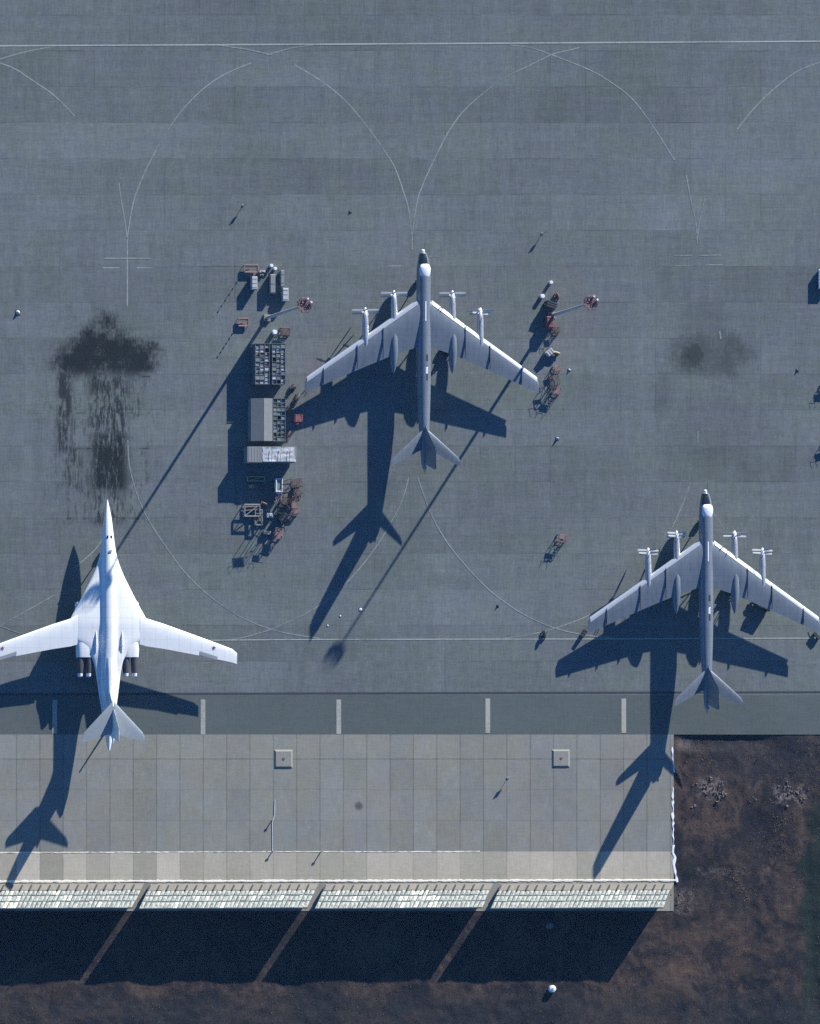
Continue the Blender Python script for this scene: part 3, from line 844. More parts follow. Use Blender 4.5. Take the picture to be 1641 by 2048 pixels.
def swing_wing(px, py):
    t = thing('swing_wing_bomber', px, py, 'white jet bomber with spread swing wings and pointed nose, tail over concrete slabs', 'bomber aircraft')
    # blended body: round core and a flat glove on each side
    def ring(y, w, cz, rb, rz, gt, gb):
        n = 52; up, dn = [], []
        for i in range(n + 1):
            x = -w + 2 * w * i / n
            core = math.sqrt(max(0, 1 - (x / rb) ** 2)) if abs(x) < rb else 0
            gl = math.sqrt(max(0, 1 - (abs(x) / w) ** 2.4))
            zt = ((rz * .86 * core) ** 2.1 + (gt * gl) ** 2.1) ** (1 / 2.1); zb = ((rz * .9 * core) ** 3 + (gb * gl) ** 3) ** (1 / 3)
            up.append((x, y, cz + zt)); dn.append((x, y, cz - zb))
        return up + dn[-2:0:-1]
    B = MB()
    st = [(25.3, .06, 3.55, .06, .06, .03, .03), (23.5, .42, 3.65, .42, .42, .1, .1), (21, .86, 3.78, .84, .86, .15, .15), (18, 1.2, 3.95, 1.12, 1.2, .2, .2),
          (15.2, 1.5, 4.1, 1.3, 1.45, .3, .25), (12.6, 2.0, 4.2, 1.42, 1.55, .4, .3), (9.4, 3.15, 4.25, 1.5, 1.6, .55, .4), (5.4, 5.1, 4.25, 1.55, 1.65, .70, .5), (2.5, 6.6, 4.25, 1.58, 1.7, .75, .6),
          (.2, 7.85, 4.25, 1.6, 1.7, .80, .6), (-1.2, 8.1, 4.25, 1.6, 1.7, .80, .55), (-4.2, 7.6, 4.25, 1.6, 1.65, .62, .4), (-5.8, 5.6, 4.25, 1.6, 1.6, .6, .4), (-8.4, 3.5, 4.3, 1.65, 1.5, .5, .4),
          (-11, 2.75, 4.35, 1.7, 1.42, .4, .4), (-15, 2.2, 4.5, 1.6, 1.3, .3, .3), (-18.5, 1.7, 4.65, 1.35, 1.2, .25, .25), (-22, 1.2, 4.8, 1.0, 1.0, .2, .2), (-25.5, .72, 4.9, .62, .72, .1, .1), (-28.1, .22, 5.0, .2, .22, .03, .03)]
    fine = []
    for i in range(len(st) - 1):
        p0, p1, p2, p3 = st[max(i - 1, 0)], st[i], st[i + 1], st[min(i + 2, len(st) - 1)]
        for k in range(5):
            t_ = k / 5; row = []
            for a, b, c, d in zip(p0, p1, p2, p3):
                x_ = .5 * (2 * b + (c - a) * t_ + (2 * a - 5 * b + 4 * c - d) * t_ ** 2 + (3 * b - a - 3 * c + d) * t_ ** 3)
                row.append(min(max(x_, min(b, c)), max(b, c)))
            fine.append(tuple(row))
    B.rings([ring(*a) for a in fine + [st[-1]]])
    body = B.build('fuselage', 'white', t, True)
    cg = MB()
    for s in (-1, 1): cg.box(s * .40, 17.2, 5.07, .36, .6, .10, top=.75)
    cg.build('cockpit_glazing', 'glass', body)
    dk = MB(); dk.box(.1, 14.1, 5.52, .5, .5, .12); dk.build('dorsal_hatch', 'panelgrey', body)
    dr = MB(); dr.rings([oval(y, 0, z, w, h, .3, 10) for y, z, w, h in ((13, 5.1, .3, .1), (9, 5.35, .8, .22), (0, 5.45, .9, .25), (-8, 5.4, .85, .26), (-16, 5.5, .55, .42), (-18.6, 5.65, .3, .45))]); dr.build('dorsal_spine', 'white', body, True)
    for s in (-1, 1):
        w = wing([(6.6, .9, -5.6, 4.45, .62), (8.05, -.1, -6.0, 4.45, .58), (12, -1.35, -6.6, 4.38, .52), (20, -4.25, -8.1, 4.2, .36), (26.4, -6.6, -9.45, 4.08, .22), (27.4, -7.5, -9.8, 4.05, .10)], s)
        wo = w.build('wing', 'white', t, True)
        fp = MB(); fp.add([(s * 19.4, -7.05, 4.34), (s * 23.2, -8.25, 4.24), (s * 23.2, -8.95, 4.20), (s * 19.4, -7.85, 4.28)], [(0, 1, 2, 3)])
        fp.add([(s * 19.4, -7.05, 4.30), (s * 23.2, -8.25, 4.20), (s * 23.2, -8.95, 4.14), (s * 19.4, -7.85, 4.22)], [(3, 2, 1, 0)])
        fp.build('flap_panel', 'panelgrey', wo)
        stp = MB(); pts = []
        for k in range(10):
            rr = .5 if k % 2 == 0 else .2; a = math.pi / 2 + k * math.pi / 5
            pts.append((s * 22.4 + rr * math.cos(a), -6.35 + rr * math.sin(a), 4.385))
        stp.add(pts, [tuple(range(10))]); stp.build('star_emblem', 'star', wo)
        # inner wing fold fence and fairing
        ff = MB(); ff.rings([[(s * 2.75 - .14, y, zb), (s * 2.75 + .14, y, zb), (s * 2.75 + .05, y, zt), (s * 2.75 - .05, y, zt)] for y, zb, zt in ((-2.2, 4.6, 4.85), (-4.0, 4.5, 5.15), (-5.8, 4.4, 5.2), (-7.4, 4.3, 4.8))])
        ff.build('wing_root_fence', 'white', body)
        # twin engine nacelle under the glove
        n = MB(); n.rings([oval(y, s * 4.85, z, w_, h, h, 18, 3.2) for y, z, w_, h in ((3.5, 3.15, 1.75, .8), (3.0, 3.2, 1.85, .95), (-2, 3.45, 1.85, 1.05), (-6.5, 3.65, 1.8, 1.0), (-8.3, 3.62, 1.7, .85))])
        no = n.build('engine_nacelle', 'white', t, True)
        for x in (3.95, 5.75):
            nz = MB(); nz.rings([oval(y, s * x, 3.55, r, r, r, 14) for y, r in ((-8.1, .78), (-9.5, .76), (-11.2, .64), (-12.0, .52))]); nzo = nz.build('exhaust_nozzle', 'exhaust', no, True)
            cv = MB(); cv.rings([oval(y, s * x, 3.62, r, r, r, 12) for y, r in ((-11.7, .56), (-12.3, .50), (-12.5, .1))]); cv.build('nozzle_cover', 'white2', nzo, True)
        g_ = MB(); g_.rod((s * 2.7, -.8, 3.6), (s * 2.7, -.8, .8), .17); go = g_.build('main_gear', 'dark', t)
        bogie(go, s * 2.7, -.8, 3, .62, .4, .4)
        tp = wing([(.15, -18.0, -25.0, 8.0, .4), (1.2, -19.2, -25.1, 8.0, .36), (6.2, -24.6, -26.7, 8.0, .18), (6.6, -25.6, -26.9, 8.0, .08)], s)
        tp.build('tailplane', 'tailgrey', t, True)
    fn = MB(); fn.rings([vfoil(z, le, te, th) for z, le, te, th in ((5.2, -13.0, -25.0, .7), (6.2, -16.8, -25.3, .6), (8.0, -19.2, -25.8, .46), (11.6, -23.6, -27.0, .22), (12.1, -24.3, -27.1, .10))])
    fn.build('tail_fin', 'white', t, True)
    tc = MB(); tc.rings([oval(y, 0, z, r, r, r, 10) for y, z, r in ((-20, 7.2, .1), (-22, 7.6, .42), (-25.5, 7.8, .42), (-27.0, 7.9, .06))]); tc.build('fin_junction_fairing', 'white', t, True)
    ng = MB(); ng.rod((0, 14.5, 3.0), (0, 14.2, .6), .13); no = ng.build('nose_gear', 'dark', t)
    bogie(no, 0, 14.2, 1, .55, .3, .32)
    return t
swing_wing(205, 1240)

# ------------------------------------------------------------------ floodlight masts
def mast(px, py, h, label):
    t = thing('floodlight_mast', px, py, label, 'floodlight mast', 'tall apron floodlight masts')
    b = MB(); b.box(0, 0, 0, 1.5, 1.5, .5, top=.9); b.build('footing', 'conc', t)
    p = MB(); p.rings([oval(0, 0, 0, .1, .1, .1, 8)][:0] or [[(r * math.cos(2 * math.pi * i / 10), r * math.sin(2 * math.pi * i / 10), z) for i in range(10)] for z, r in ((.5, .36), (8, .32), (18, .26), (h - 1, .18))])
    p.build('pole', 'pale', t, True)
    hd = MB()
    for k in range(16):
        a0, a1 = 2 * math.pi * k / 16, 2 * math.pi * (k + 1) / 16
        for r, z in ((1.5, h - .8), (1.5, h + .25)):
            hd.rod((r * math.cos(a0), r * math.sin(a0), z), (r * math.cos(a1), r * math.sin(a1), z), .06, n=5)
        if k % 2 == 0:
            hd.rod((1.55 * math.cos(a0), 1.55 * math.sin(a0), h - .8), (1.55 * math.cos(a0), 1.55 * math.sin(a0), h + .25), .06, n=5)
            hd.rod((.2 * math.cos(a0), .2 * math.sin(a0), h - .8), (1.55 * math.cos(a0), 1.55 * math.sin(a0), h - .8), .08, n=5)
    deck = [(1.3 * math.cos(2 * math.pi * i / 12), 1.3 * math.sin(2 * math.pi * i / 12)) for i in range(12)]
    hd.rings([[(x, y, h - .95) for x, y in deck], [(x, y, h - .85) for x, y in deck]])
    hd.build('lamp_platform', 'pink', t)
    for k in range(8):
        a = 2 * math.pi * (k + .5) / 8
        l = MB(); l.box(1.45 * math.cos(a), 1.45 * math.sin(a), h - .7, .55, .45, .5, a, .8)
        l.build('floodlight', 'white2' if k in (1, 0) else 'pink', t)
    return t
mast(1104, 631, 27.3, 'tall floodlight mast rising from the red cart right of the middle bomber')
mast(534, 636, 27.3, 'tall floodlight mast rising beside the three light carts, red round lamp head')

# ------------------------------------------------------------------ ground equipment
def cart(name, px, py, w, l, h, mat, label, cat, group=None, rot=0.0, trim='dark', ribs=3):
    """wheeled equipment cart: chassis, body with roof ribs, wheels, tow bar"""
    t = thing(name, px, py, label, cat, group)
    c, s = math.cos(rot), math.sin(rot)
    q = lambda x, y: (c * x - s * y, s * x + c * y)
    b = MB(); b.box(0, 0, .45, w, l, h - .5, rot); bo = b.build('body', mat, t)
    tp = MB(); tp.box(0, 0, h - .05, w * .96, l * .97, .06, rot, .94)
    for k in range(ribs):
        x, y = q(0, l * ((k + .5) / ribs - .5)); tp.box(x, y, h + .01, w * .8, .10, .05, rot)
    tp.build('roof', mat, bo)
    ch = MB(); ch.box(0, 0, .3, w * .9, l * .95, .15, rot); ch.build('chassis', trim, t)
    for a in (-1, 1):
        for bb in (-1, 1):
            x, y = q(a * w * .47, bb * l * .32); x2, y2 = q(a * w * .57, bb * l * .32); wheel(t, (x, y, .3), (x2, y2, .3), .3)
    tb = MB(); x, y = q(0, l / 2); x2, y2 = q(0, l / 2 + 1.1); tb.rod((x, y, .4), (x2, y2, .25), .05); tb.build('tow_bar', trim, t)
    return t
g_c = 'light roofed equipment carts'
cart('equipment_cart', 505.4, 567.4, 1.15, 2.75, 1.65, 'pale', 'short pale cart furthest left of the light carts beside the mast', 'cart', g_c)
cart('equipment_cart', 542.4, 568.7, 1.05, 4.1, 1.45, 'grey', 'longest narrow grey cart between two pale carts', 'cart', g_c, ribs=1)
cart('equipment_cart', 567.4, 590.4, 1.2, 2.8, 1.65, 'pale', 'short pale cart nearest the foot of the left mast', 'cart', g_c)
cart('equipment_cart', 561.7, 558.5, .75, 3.6, 1.5, 'grey', 'thin grey cart standing end to end with a short pale cart', 'cart', g_c, ribs=2)

def drum(px, py, r, h, mat, label, cat='drum', group=None):
    t = thing('drum', px, py, label, cat, group)
    b = MB(); b.rings([[(rr * math.cos(2 * math.pi * i / 14), rr * math.sin(2 * math.pi * i / 14), z) for i in range(14)] for z, rr in ((0, r), (h * .3, r), (h * .33, r * 1.05), (h * .36, r), (h * .64, r), (h * .67, r * 1.05), (h * .7, r), (h, r))])
    bo = b.build('barrel', mat, t, True)
    l = MB(); l.rings([[(rr * math.cos(2 * math.pi * i / 14), rr * math.sin(2 * math.pi * i / 14), z) for i in range(14)] for z, rr in ((h, r * .9), (h + .04, r * .85))]); l.build('lid', mat, t)
    return t
drum(541.5, 532, .36, .9, 'white2', 'small white drum above the long narrow grey cart')
drum(549, 538, .34, .9, 'white2', 'second small white drum, just right of the first by the carts')
drum(548, 665, .5, .9, 'white2', 'white drum on its own above the tall equipment racks')
drum(1100.5, 565.5, .36, 1.0, 'white2', 'white drum at the upper end of the right equipment row')
drum(1083.5, 593, .46, .9, 'white2', 'plump white drum beside the dark wheeled box')

def pallet(px, py, w, l, h, mat, label, rot=0.0):
    t = thing('loaded_pallet', px, py, label, 'pallet')
    b = MB()
    for k in range(4): b.box(0, (k - 1.5) * l / 4, 0, w, l / 6, .14, rot)
    b.build('base', 'brown', t)
    c = MB(); c.box(0, 0, .14, w * .92, l * .9, h, rot, .9); c.box(w * .1, 0, .14 + h, w * .4, l * .5, .12, rot, .8); c.build('load', mat, t)
    return t
pallet(524, 543, 1.5, .55, .4, 'pale', 'flat pallet with a pale load below the red stand')
pallet(523, 550, .9, .5, .35, 'teal', 'smaller pallet with a grey green load beside the left cart')
pallet(538, 1031, 1.5, 1.1, .8, 'pale', 'pallet with a pale boxy load among the pipe frames')
pallet(502, 973, 1.2, .9, .6, 'yellow', 'pallet with yellowish load in the shade below the long container')
pallet(524, 976, 1.2, .8, .5, 'brown', 'pallet with brown load in the shade below the long container')

def access_stand(px, py, w, l, h, mat, label, rot=0.0, head=0.0, bars=4):
    """steel maintenance stand: four legs, braces, platform with rail, stair"""
    t = thing('access_stand', px, py, label, 'access stand', 'steel maintenance stands around the apron')
    c, s = math.cos(rot), math.sin(rot)
    q = lambda x, y, z: (c * x - s * y, s * x + c * y, z)
    fr = MB(); cs = [(-w / 2, -l / 2), (w / 2, -l / 2), (w / 2, l / 2), (-w / 2, l / 2)]
    for i in range(4):
        a, b = cs[i], cs[(i + 1) % 4]
        fr.rod(q(*a, 0), q(*a, h), .07, n=5)
        fr.rod(q(*a, .25), q(*b, .25), .06, n=5); fr.rod(q(*a, .25), q(*b, h * .75), .045, n=5)
        fr.rod(q(*a, h), q(*b, h), .06, n=5)
        fr.rod(q(a[0] * .9, a[1] * .9, h), q(a[0] * .9, a[1] * .9, h + .6), .03, n=5)
        if i: fr.rod(q(a[0] * .9, a[1] * .9, h + .6), q(b[0] * .9, b[1] * .9, h + .6), .03, n=5)
    fr.build('frame', mat, t)
    d = MB(); dw = max(.6, w * .8)
    d.box(0, (l / 2 - head / 2) * (1 if head else 0), h - .04, dw, head or l * .85, .08, rot); d.build('platform', mat, t)
    st = MB()
    for sx_ in (-.3, .3): st.rod(q(sx_, -l / 2 - h * .55, .1), q(sx_, -l / 2, h), .05, n=5)
    for k in range(bars + 2):
        f = (k + .5) / (bars + 2); yy = -l / 2 - h * .55 * (1 - f)
        st.rod(q(-.32, yy, h * f), q(.32, yy, h * f), .05, n=5)
    st.build('stair', 'pale' if mat == 'grey' else mat, t)
    for a in cs: p = q(*a, .18); wheel(t, (p[0] - .08, p[1], .18), (p[0] + .08, p[1], .18), .18, 8)
    return t
def pole_frame(px, py, w, l, h, hp, label):
    t = thing('pole_frame', px, py, label, 'pole frame', 'low red frames with a thin upright pole')
    f = MB()
    for y in (-l / 2, l / 2): f.rod((-w / 2, y, h), (w / 2, y, h), .12, n=6)
    for x in (-w / 2, w / 2):
        f.rod((x, -l / 2, h), (x, l / 2, h), .12, n=6)
        for y in (-l / 2, l / 2): f.rod((x, y, 0), (x, y, h), .07, n=5)
    f.build('frame', 'pink', t)
    d = MB()
    for k in range(5): d.box(0, l * ((k + .5) / 5 - .5), h - .1, w * .92, l / 9, .06)
    d.build('deck', 'pink', t)
    p = MB(); p.rod((-w * .45, -l * .3, 0), (-w * .45, -l * .3, hp), .045, n=6)
    for k in range(7): p.box(-w * .45, -l * .3, hp * (k + 1) / 7.2, .22, .22, .12)
    p.build('pole', 'dark', t)
pole_frame(501, 538, 2.9, 1.5, .6, 3.3, 'low red frame with thin pole left of the small white drums')
pole_frame(486, 645, 2.1, 1.6, .5, 2.6, 'low red frame with thin pole alone left of the mast shadow')
access_stand(569, 664, 1.7, 1.5, 1.0, 'brown', 'low rusty maintenance stand beside the lone white drum')
access_stand(576, 971, 2.3, 1.8, 6.1, 'brown', 'tallest rusty maintenance stand, right of the white loader', .1, 0, 8)
access_stand(578, 1014, 1.3, 1.2, 4.1, 'pink', 'reddish tall maintenance stand below the tallest one', -.1, 0, 6)
access_stand(553, 1068, 2.2, 1.4, 1.3, 'pink', 'reddish maintenance stand at the lower end of the left equipment row', 1.4)
access_stand(1106, 762, 1.6, 1.9, 1.9, 'brown', 'rusty maintenance stand just right of the middle bomber wing tip', .2, .8)
access_stand(1110, 782, 1.6, 1.4, 1.4, 'pink', 'reddish maintenance stand below the rusty one by the wing tip', -.2)
access_stand(1121, 1078, 1.6, 1.5, 1.5, 'pink', 'lone reddish maintenance stand on open apron left of the lower bomber', -.15, .9)
access_stand(593, 838, 1.6, 1.4, 1.6, 'red', 'red maintenance stand under the left wing tip of the middle bomber')

# tall racks of long crates
def crate_rack(px0, py0, px1, py1, h, label, seed, mats, rows=9, cols=3):
    cx, cy = (px0 + px1) / 2, (py0 + py1) / 2
    t = thing('crate_rack', cx, cy, label, 'storage rack', 'open racks of equipment beside the apron')
    w, l = (px1 - px0) / S, (py1 - py0) / S
    rg = random.Random(seed)
    f = MB()
    for i in range(cols + 1):
        x = -w / 2 + w * i / cols
        f.rod((x, -l / 2, h - .1), (x, l / 2, h - .1), .07, n=4)
    for j in range(rows + 1):
        y = -l / 2 + l * j / rows
        f.rod((-w / 2, y, h - .06), (w / 2, y, h - .06), .07, n=4)
        for sx_ in (-1, 1): f.rod((sx_ * w / 2, y, 0), (sx_ * w / 2, y, h), .08, n=4)
    f.build('frame', 'slate', t)
    sh = MB(); sh.box(0, 0, .1, w * .94, l * .98, .1); sh.box(0, 0, h * .5, w * .94, l * .98, .08)
    for sx_ in (-1, 1):
        sh.box(sx_ * w * .48, 0, .15, .08, l * .99, h - .25)
        sh.box(0, sx_ * l * .49, .15, w * .94, .08, h - .3)
    sh.build('shelf', 'slate', t)
    for j in range(rows):
        for i in range(cols):
            if rg.random() < .07: continue
            cw, cl = w / cols * rg.uniform(.84, .98), l / rows * rg.uniform(.84, .98)
            c = MB(); z0 = h * .5 + .08
            c.box(-w / 2 + w * (i + .5) / cols, -l / 2 + l * (j + .5) / rows, z0, cw, cl, h * .5 - .16 - rg.uniform(0, .22), rg.uniform(-.03, .03), .98)
            c.build('crate', rg.choice(mats), t)
    return t
crate_rack(503, 690, 531, 771, 3.05, 'tall open crate rack with pinkish crates, left of the pair', 3, ['pink', 'grey', 'grey', 'teal', 'brown', 'pale'])
crate_rack(537, 690, 563, 771, 2.9, 'tall open crate rack with grey crates, right of the pair', 5, ['grey', 'slate', 'teal', 'pale', 'slate'])
crate_rack(541, 799, 565, 884, 2.2, 'narrow open crate rack alongside the gable roofed shed', 8, ['olive', 'grey', 'slate', 'teal', 'slate'], 10, 3)

def shed(px0, py0, px1, py1, h, ridge, label):
    t = thing('storage_shed', (px0 + px1) / 2, (py0 + py1) / 2, label, 'shed')
    w, l = (px1 - px0) / S, (py1 - py0) / S
    b = MB(); b.box(0, 0, 0, w, l, h - .45); wo = b.build('wall', 'grey', t)
    d = MB(); d.box(0, -l / 2 - .03, .05, w * .5, .06, h * .7); d.build('door', 'slate', t)
    r = ridge * w
    for nm, x0, z0, x1, z1, mt in (('roof', -w / 2 - .1, h - .42, r - .05, h, 'slate'), ('roof', r + .1, h - .05, w / 2 + .1, h - .40, 'grey')):  # left slope takes a darker material to paint its shaded side
        q = MB(); q.add([(x0, -l / 2, z0), (x1, -l / 2, z1), (x1, l / 2, z1), (x0, l / 2, z0), (x0, -l / 2, z0 - .1), (x1, -l / 2, z1 - .1), (x1, l / 2, z1 - .1), (x0, l / 2, z0 - .1)],
                        [(0, 1, 2, 3), (7, 6, 5, 4), (0, 4, 5, 1), (1, 5, 6, 2), (2, 6, 7, 3), (3, 7, 4, 0)])
        q.build(nm, mt, t)
    c = MB(); c.box(r + .02, 0, h - .12, .16, l, .08); c.build('ridge_gutter', 'dark', t)
    return t
shed(496.5, 799, 537.5, 884, 2.85, .06, 'long grey shed with a gable roof, left slope coloured dark as its shaded side')

def container(px0, py0, px1, py1, h, label):
    t = thing('long_container', (px0 + px1) / 2, (py0 + py1) / 2, label, 'container')
    w, l = (px1 - px0) / S, (py1 - py0) / S
    b = MB(); n = 34
    for i in range(n): b.box(-w / 2 + w * (i + .5) / n, 0, .25, w / n * .98, l - (.06 if i % 2 else 0), h - .3)
    b.build('wall', 'grey', t)
    r = MB(); r.box(0, 0, h - .05, w + .04, l + .04, .08)
    for i in range(n // 2): r.box(-w / 2 + w * (i + .5) * 2 / n, 0, h + .03, .12, l * .92, .03)
    r.build('roof', 'grey', t)
    d = MB(); d.box(w / 2 + .03, 0, .3, .06, l * .9, h - .5); d.build('door', 'pale', t)
    sk = MB()
    for i in range(4):
        for s in (-1, 1): sk.box(-w / 2 + w * (i + .5) / 4, s * l * .4, 0, .3, .3, .25)
    sk.build('foot', 'dark', t)
    return t
container(487, 896, 584, 927, 3.1, 'long grey container lying crosswise below the shed')
rg = random.Random(11)
tp = thing('tarpaulin', 548, 911.5, 'crumpled white tarpaulin over the right half of the long container roof', 'tarpaulin', z=3.16)
q = MB(); nx, ny = 26, 14
for j in range(ny + 1):
    for i in range(nx + 1):
        x, y = -3.3 + 6.9 * i / nx, -1.55 + 3.1 * j / ny
        z = .05 + .20 * abs(mnoise.noise(Vector((x * .9, y * .9, 2)))) + .12 * abs(mnoise.noise(Vector((x * 2.2, y * 2.2, 7))))
        e = min(1, (x + 3.3) / 1.2 + .25 * mnoise.noise(Vector((y * 2, 0, 0))))
        q.v.append((x + .25 * mnoise.noise(Vector((y * 1.7, x, 3))), y, max(.03, z * max(.1, e))))
q.f = [(j * (nx + 1) + i, j * (nx + 1) + i + 1, (j + 1) * (nx + 1) + i + 1, (j + 1) * (nx + 1) + i) for j in range(ny) for i in range(nx)]
q.build('cover', 'tarp', tp, True)
rp = MB()
for x in (-1.6, .3, 2.2): rp.rod((x, -1.55, .45), (x + .2, 1.55, .45), .04)
rp.build('rope', 'dark', tp)

# loader with fork frame
def loader(px, py):
    t = thing('cargo_loader', px, py, 'white narrow loader with two reddish forks pointing down the picture', 'loader')
    b = MB(); b.box(0, 1.4, .4, 1.45, 2.9, 1.2, 0, .96); b.build('body', 'pale', t)
    bed = MB(); bed.box(0, 1.5, 1.61, 1.0, 1.9, .05); bed.build('bed', 'teal', t)
    rl = MB()
    for s in (-1, 1): rl.box(s * .64, 1.4, 1.6, .16, 2.8, .28)
    rl.box(0, 2.75, 1.6, 1.2, .16, .28); rl.box(0, .05, 1.6, 1.4, .22, .3); rl.build('rail', 'white2', t)
    for s in (-1, 1):
        f = MB(); f.box(s * .55, -1.2, 1.2, .28, 2.3, .3); f.rod((s * .55, -2.2, 0), (s * .55, -2.2, 1.3), .1); f.build('fork', 'pink', t)
    c = MB(); c.box(0, -.25, 1.0, 1.1, .5, .7); c.build('cab', 'pale', t)
    for s in (-1, 1):
        for y in (.5, 2.2): wheel(t, (s * .6, y, .4), (s * .85, y, .4), .4)
loader(554, 985)

def pipe_frame(px, py, w, l, h, mat, label, seed):
    t = thing('pipe_frame', px, py, label, 'frame', 'grey pipe frames in the equipment row')
    rg = random.Random(seed); f = MB()
    cs = [(-w / 2, -l / 2), (w / 2, -l / 2), (w / 2, l / 2), (-w / 2, l / 2)]
    for i in range(4):
        a, b = cs[i], cs[(i + 1) % 4]
        f.rod((*a, 0), (*a, h), .10, n=6); f.rod((*a, h), (*b, h), .15, n=6); f.rod((*a, .3), (*b, .3), .08, n=6)
    f.rod((*cs[0], h), (*cs[2], h), .11, n=6)
    f.build('frame', mat, t)
    p = MB()
    for k in range(3): y = -l / 2 + l * (k + .7) / 3.4; p.rod((-w * .4, y, h * .35), (w * .45, y + rg.uniform(-.3, .3), h * .4), .18, n=8)
    p.build('stored_pipe', 'brown', t)
pipe_frame(501, 1022, 3.2, 2.5, 1.3, 'grey', 'large grey pipe frame half in the container shadow', 1)
pipe_frame(515, 1036, 1.5, 3.2, 1.0, 'teal', 'narrow greenish pipe frame right of the large one', 2)
pipe_frame(511, 958, 3.6, .9, .6, 'yellow', 'low yellowish pipe frame in the shade under the long container', 4)
cart('equipment_cart', 562, 1036, 1.6, 1.9, 1.4, 'dark', 'dark square cart added in place of a stand shadow, right of the pale pallet load', 'cart')  # made-up dark cart that fills in for a stand's shadow
cart('equipment_cart', 533, 1066, .8, 1.6, .7, 'grey', 'low grey cart left of the lowest red stand', 'cart', rot=1.5)

# bomb trolleys under the wing tip
def trolley(px, py, l, label, rot, mat='olive', body='brown'):
    t = thing('munition_trolley', px, py, label, 'trolley', 'small trolleys near the middle bomber')
    c, s = math.cos(rot), math.sin(rot)
    f = MB(); f.box(0, 0, .35, .8, l, .12, rot); f.build('chassis', body, t)
    b = MB(); rs = []
    for k, r in ((-.5, .05), (-.42, .24), (-.2, .30), (.25, .30), (.4, .2), (.5, .05)):
        rs.append([(c * (r * math.cos(2 * math.pi * i / 10)) - s * k * l, s * (r * math.cos(2 * math.pi * i / 10)) + c * k * l, .78 + r * math.sin(2 * math.pi * i / 10)) for i in range(10)])
    b.rings(rs); b.build('load', mat, t, True)
    for a in (-1, 1):
        for bb in (-1, 1):
            x, y = c * a * .42 - s * bb * l * .3, s * a * .42 + c * bb * l * .3
            wheel(t, (x - .07, y, .22), (x + .07, y, .22), .22, 8)
trolley(585.5, 775, 1.4, 'short dark trolley above the others by the left wing tip', -.9, 'dark')
trolley(592.5, 798, 2.4, 'long olive trolley beside the left wing tip of the middle bomber', -.5)
trolley(578, 820, 1.8, 'olive trolley between the crate rack and the wing shadow', -.2)
trolley(576, 868, 1.8, 'rusty trolley at the lower corner of the narrow crate rack', -.5, 'brown', 'red')
trolley(1110, 706, 1.9, 'yellow trolley beside the slanting pale cart in the right row', 1.35, 'yellow')
trolley(1511, 1207, 2.6, 'dark trolley under the right wing of the lower bomber', 1.2, 'dark')
cart('equipment_cart', 1526, 1210, 2.0, 3.0, 1.9, 'dark', 'dark box cart half hidden under the right wing of the lower bomber', 'cart', rot=1.2)
cart('equipment_cart', 1632, 1272, .7, 1.8, .8, 'dark', 'low dark cart at the right wing tip of the lower bomber', 'cart', rot=.7)
cart('equipment_cart', 1166, 1268, .8, 1.9, 1.0, 'dark', 'low dark cart at the left wing tip of the lower bomber', 'cart', rot=-.6)
trolley(1088, 1269, 1.6, 'small dark trolley standing on the crossing white lines', -.15, 'dark', 'dark')

# right equipment row
cart('box_trailer', 1099, 612, 2.2, 1.5, 1.9, 'dark', 'dark wheeled box just above the foot of the right mast', 'trailer', rot=-.35)  # dark wheeled box set over a dark slanted patch
cart('fire_cart', 1096, 646, 1.5, 2.5, 1.9, 'red', 'red equipment cart below the foot of the right mast', 'cart', trim='pale', ribs=4)
cart('equipment_cart', 1102, 637, .5, 1.4, 1.2, 'yellow', 'narrow yellowish cart against the red cart', 'cart')
cart('equipment_cart', 1097, 706, 1.2, 1.7, 1.3, 'pale', 'pale cart turned aslant beside the right wing of the middle bomber', 'cart', rot=-.9)
cart('box_trailer', 1645, 559, 2.1, 4.2, 1.25, 'white2', 'white trailer cut by the right edge of the picture', 'trailer', ribs=5)
access_stand(1647, 777, 1.3, 1.3, .8, 'dark', 'dark maintenance stand cut by the right edge of the picture')
access_stand(1653, 890, 1.4, 1.4, 1.0, 'dark', 'dark maintenance stand at the right edge, lower of two', .3)

access_stand(592, 985, 1.3, 1.5, 1.5, 'brown', 'low rusty maintenance stand right of the tallest stand', .5)
access_stand(589, 1022, 1.2, 1.2, .9, 'pink', 'lowest reddish maintenance stand at the outer side of the left equipment row', .2)
access_stand(567, 1003, 1.2, 1.4, 1.3, 'brown', 'rusty maintenance stand below the loader forks', -.3)
access_stand(1111, 660, 1.0, 1.2, 1.1, 'brown', 'low rusty maintenance stand right of the red cart', .1)
access_stand(1112, 738, 1.3, 1.1, 1.1, 'pink', 'low reddish maintenance stand between the yellow trolley and the taller stands', .3)
trolley(1114, 592, 1.4, 'short rusty trolley right of the plump white drum', .3, 'brown', 'red')
trolley(596, 968, 1.5, 'short olive trolley at the upper right of the tallest stand', .9, 'olive', 'yellow')
trolley(583, 1000, 1.6, 'rusty trolley between the two tall maintenance stands', -.7, 'brown', 'red')
trolley(527, 1008, 1.3, 'short rusty trolley right of the large pipe frame', 1.2, 'brown', 'red')
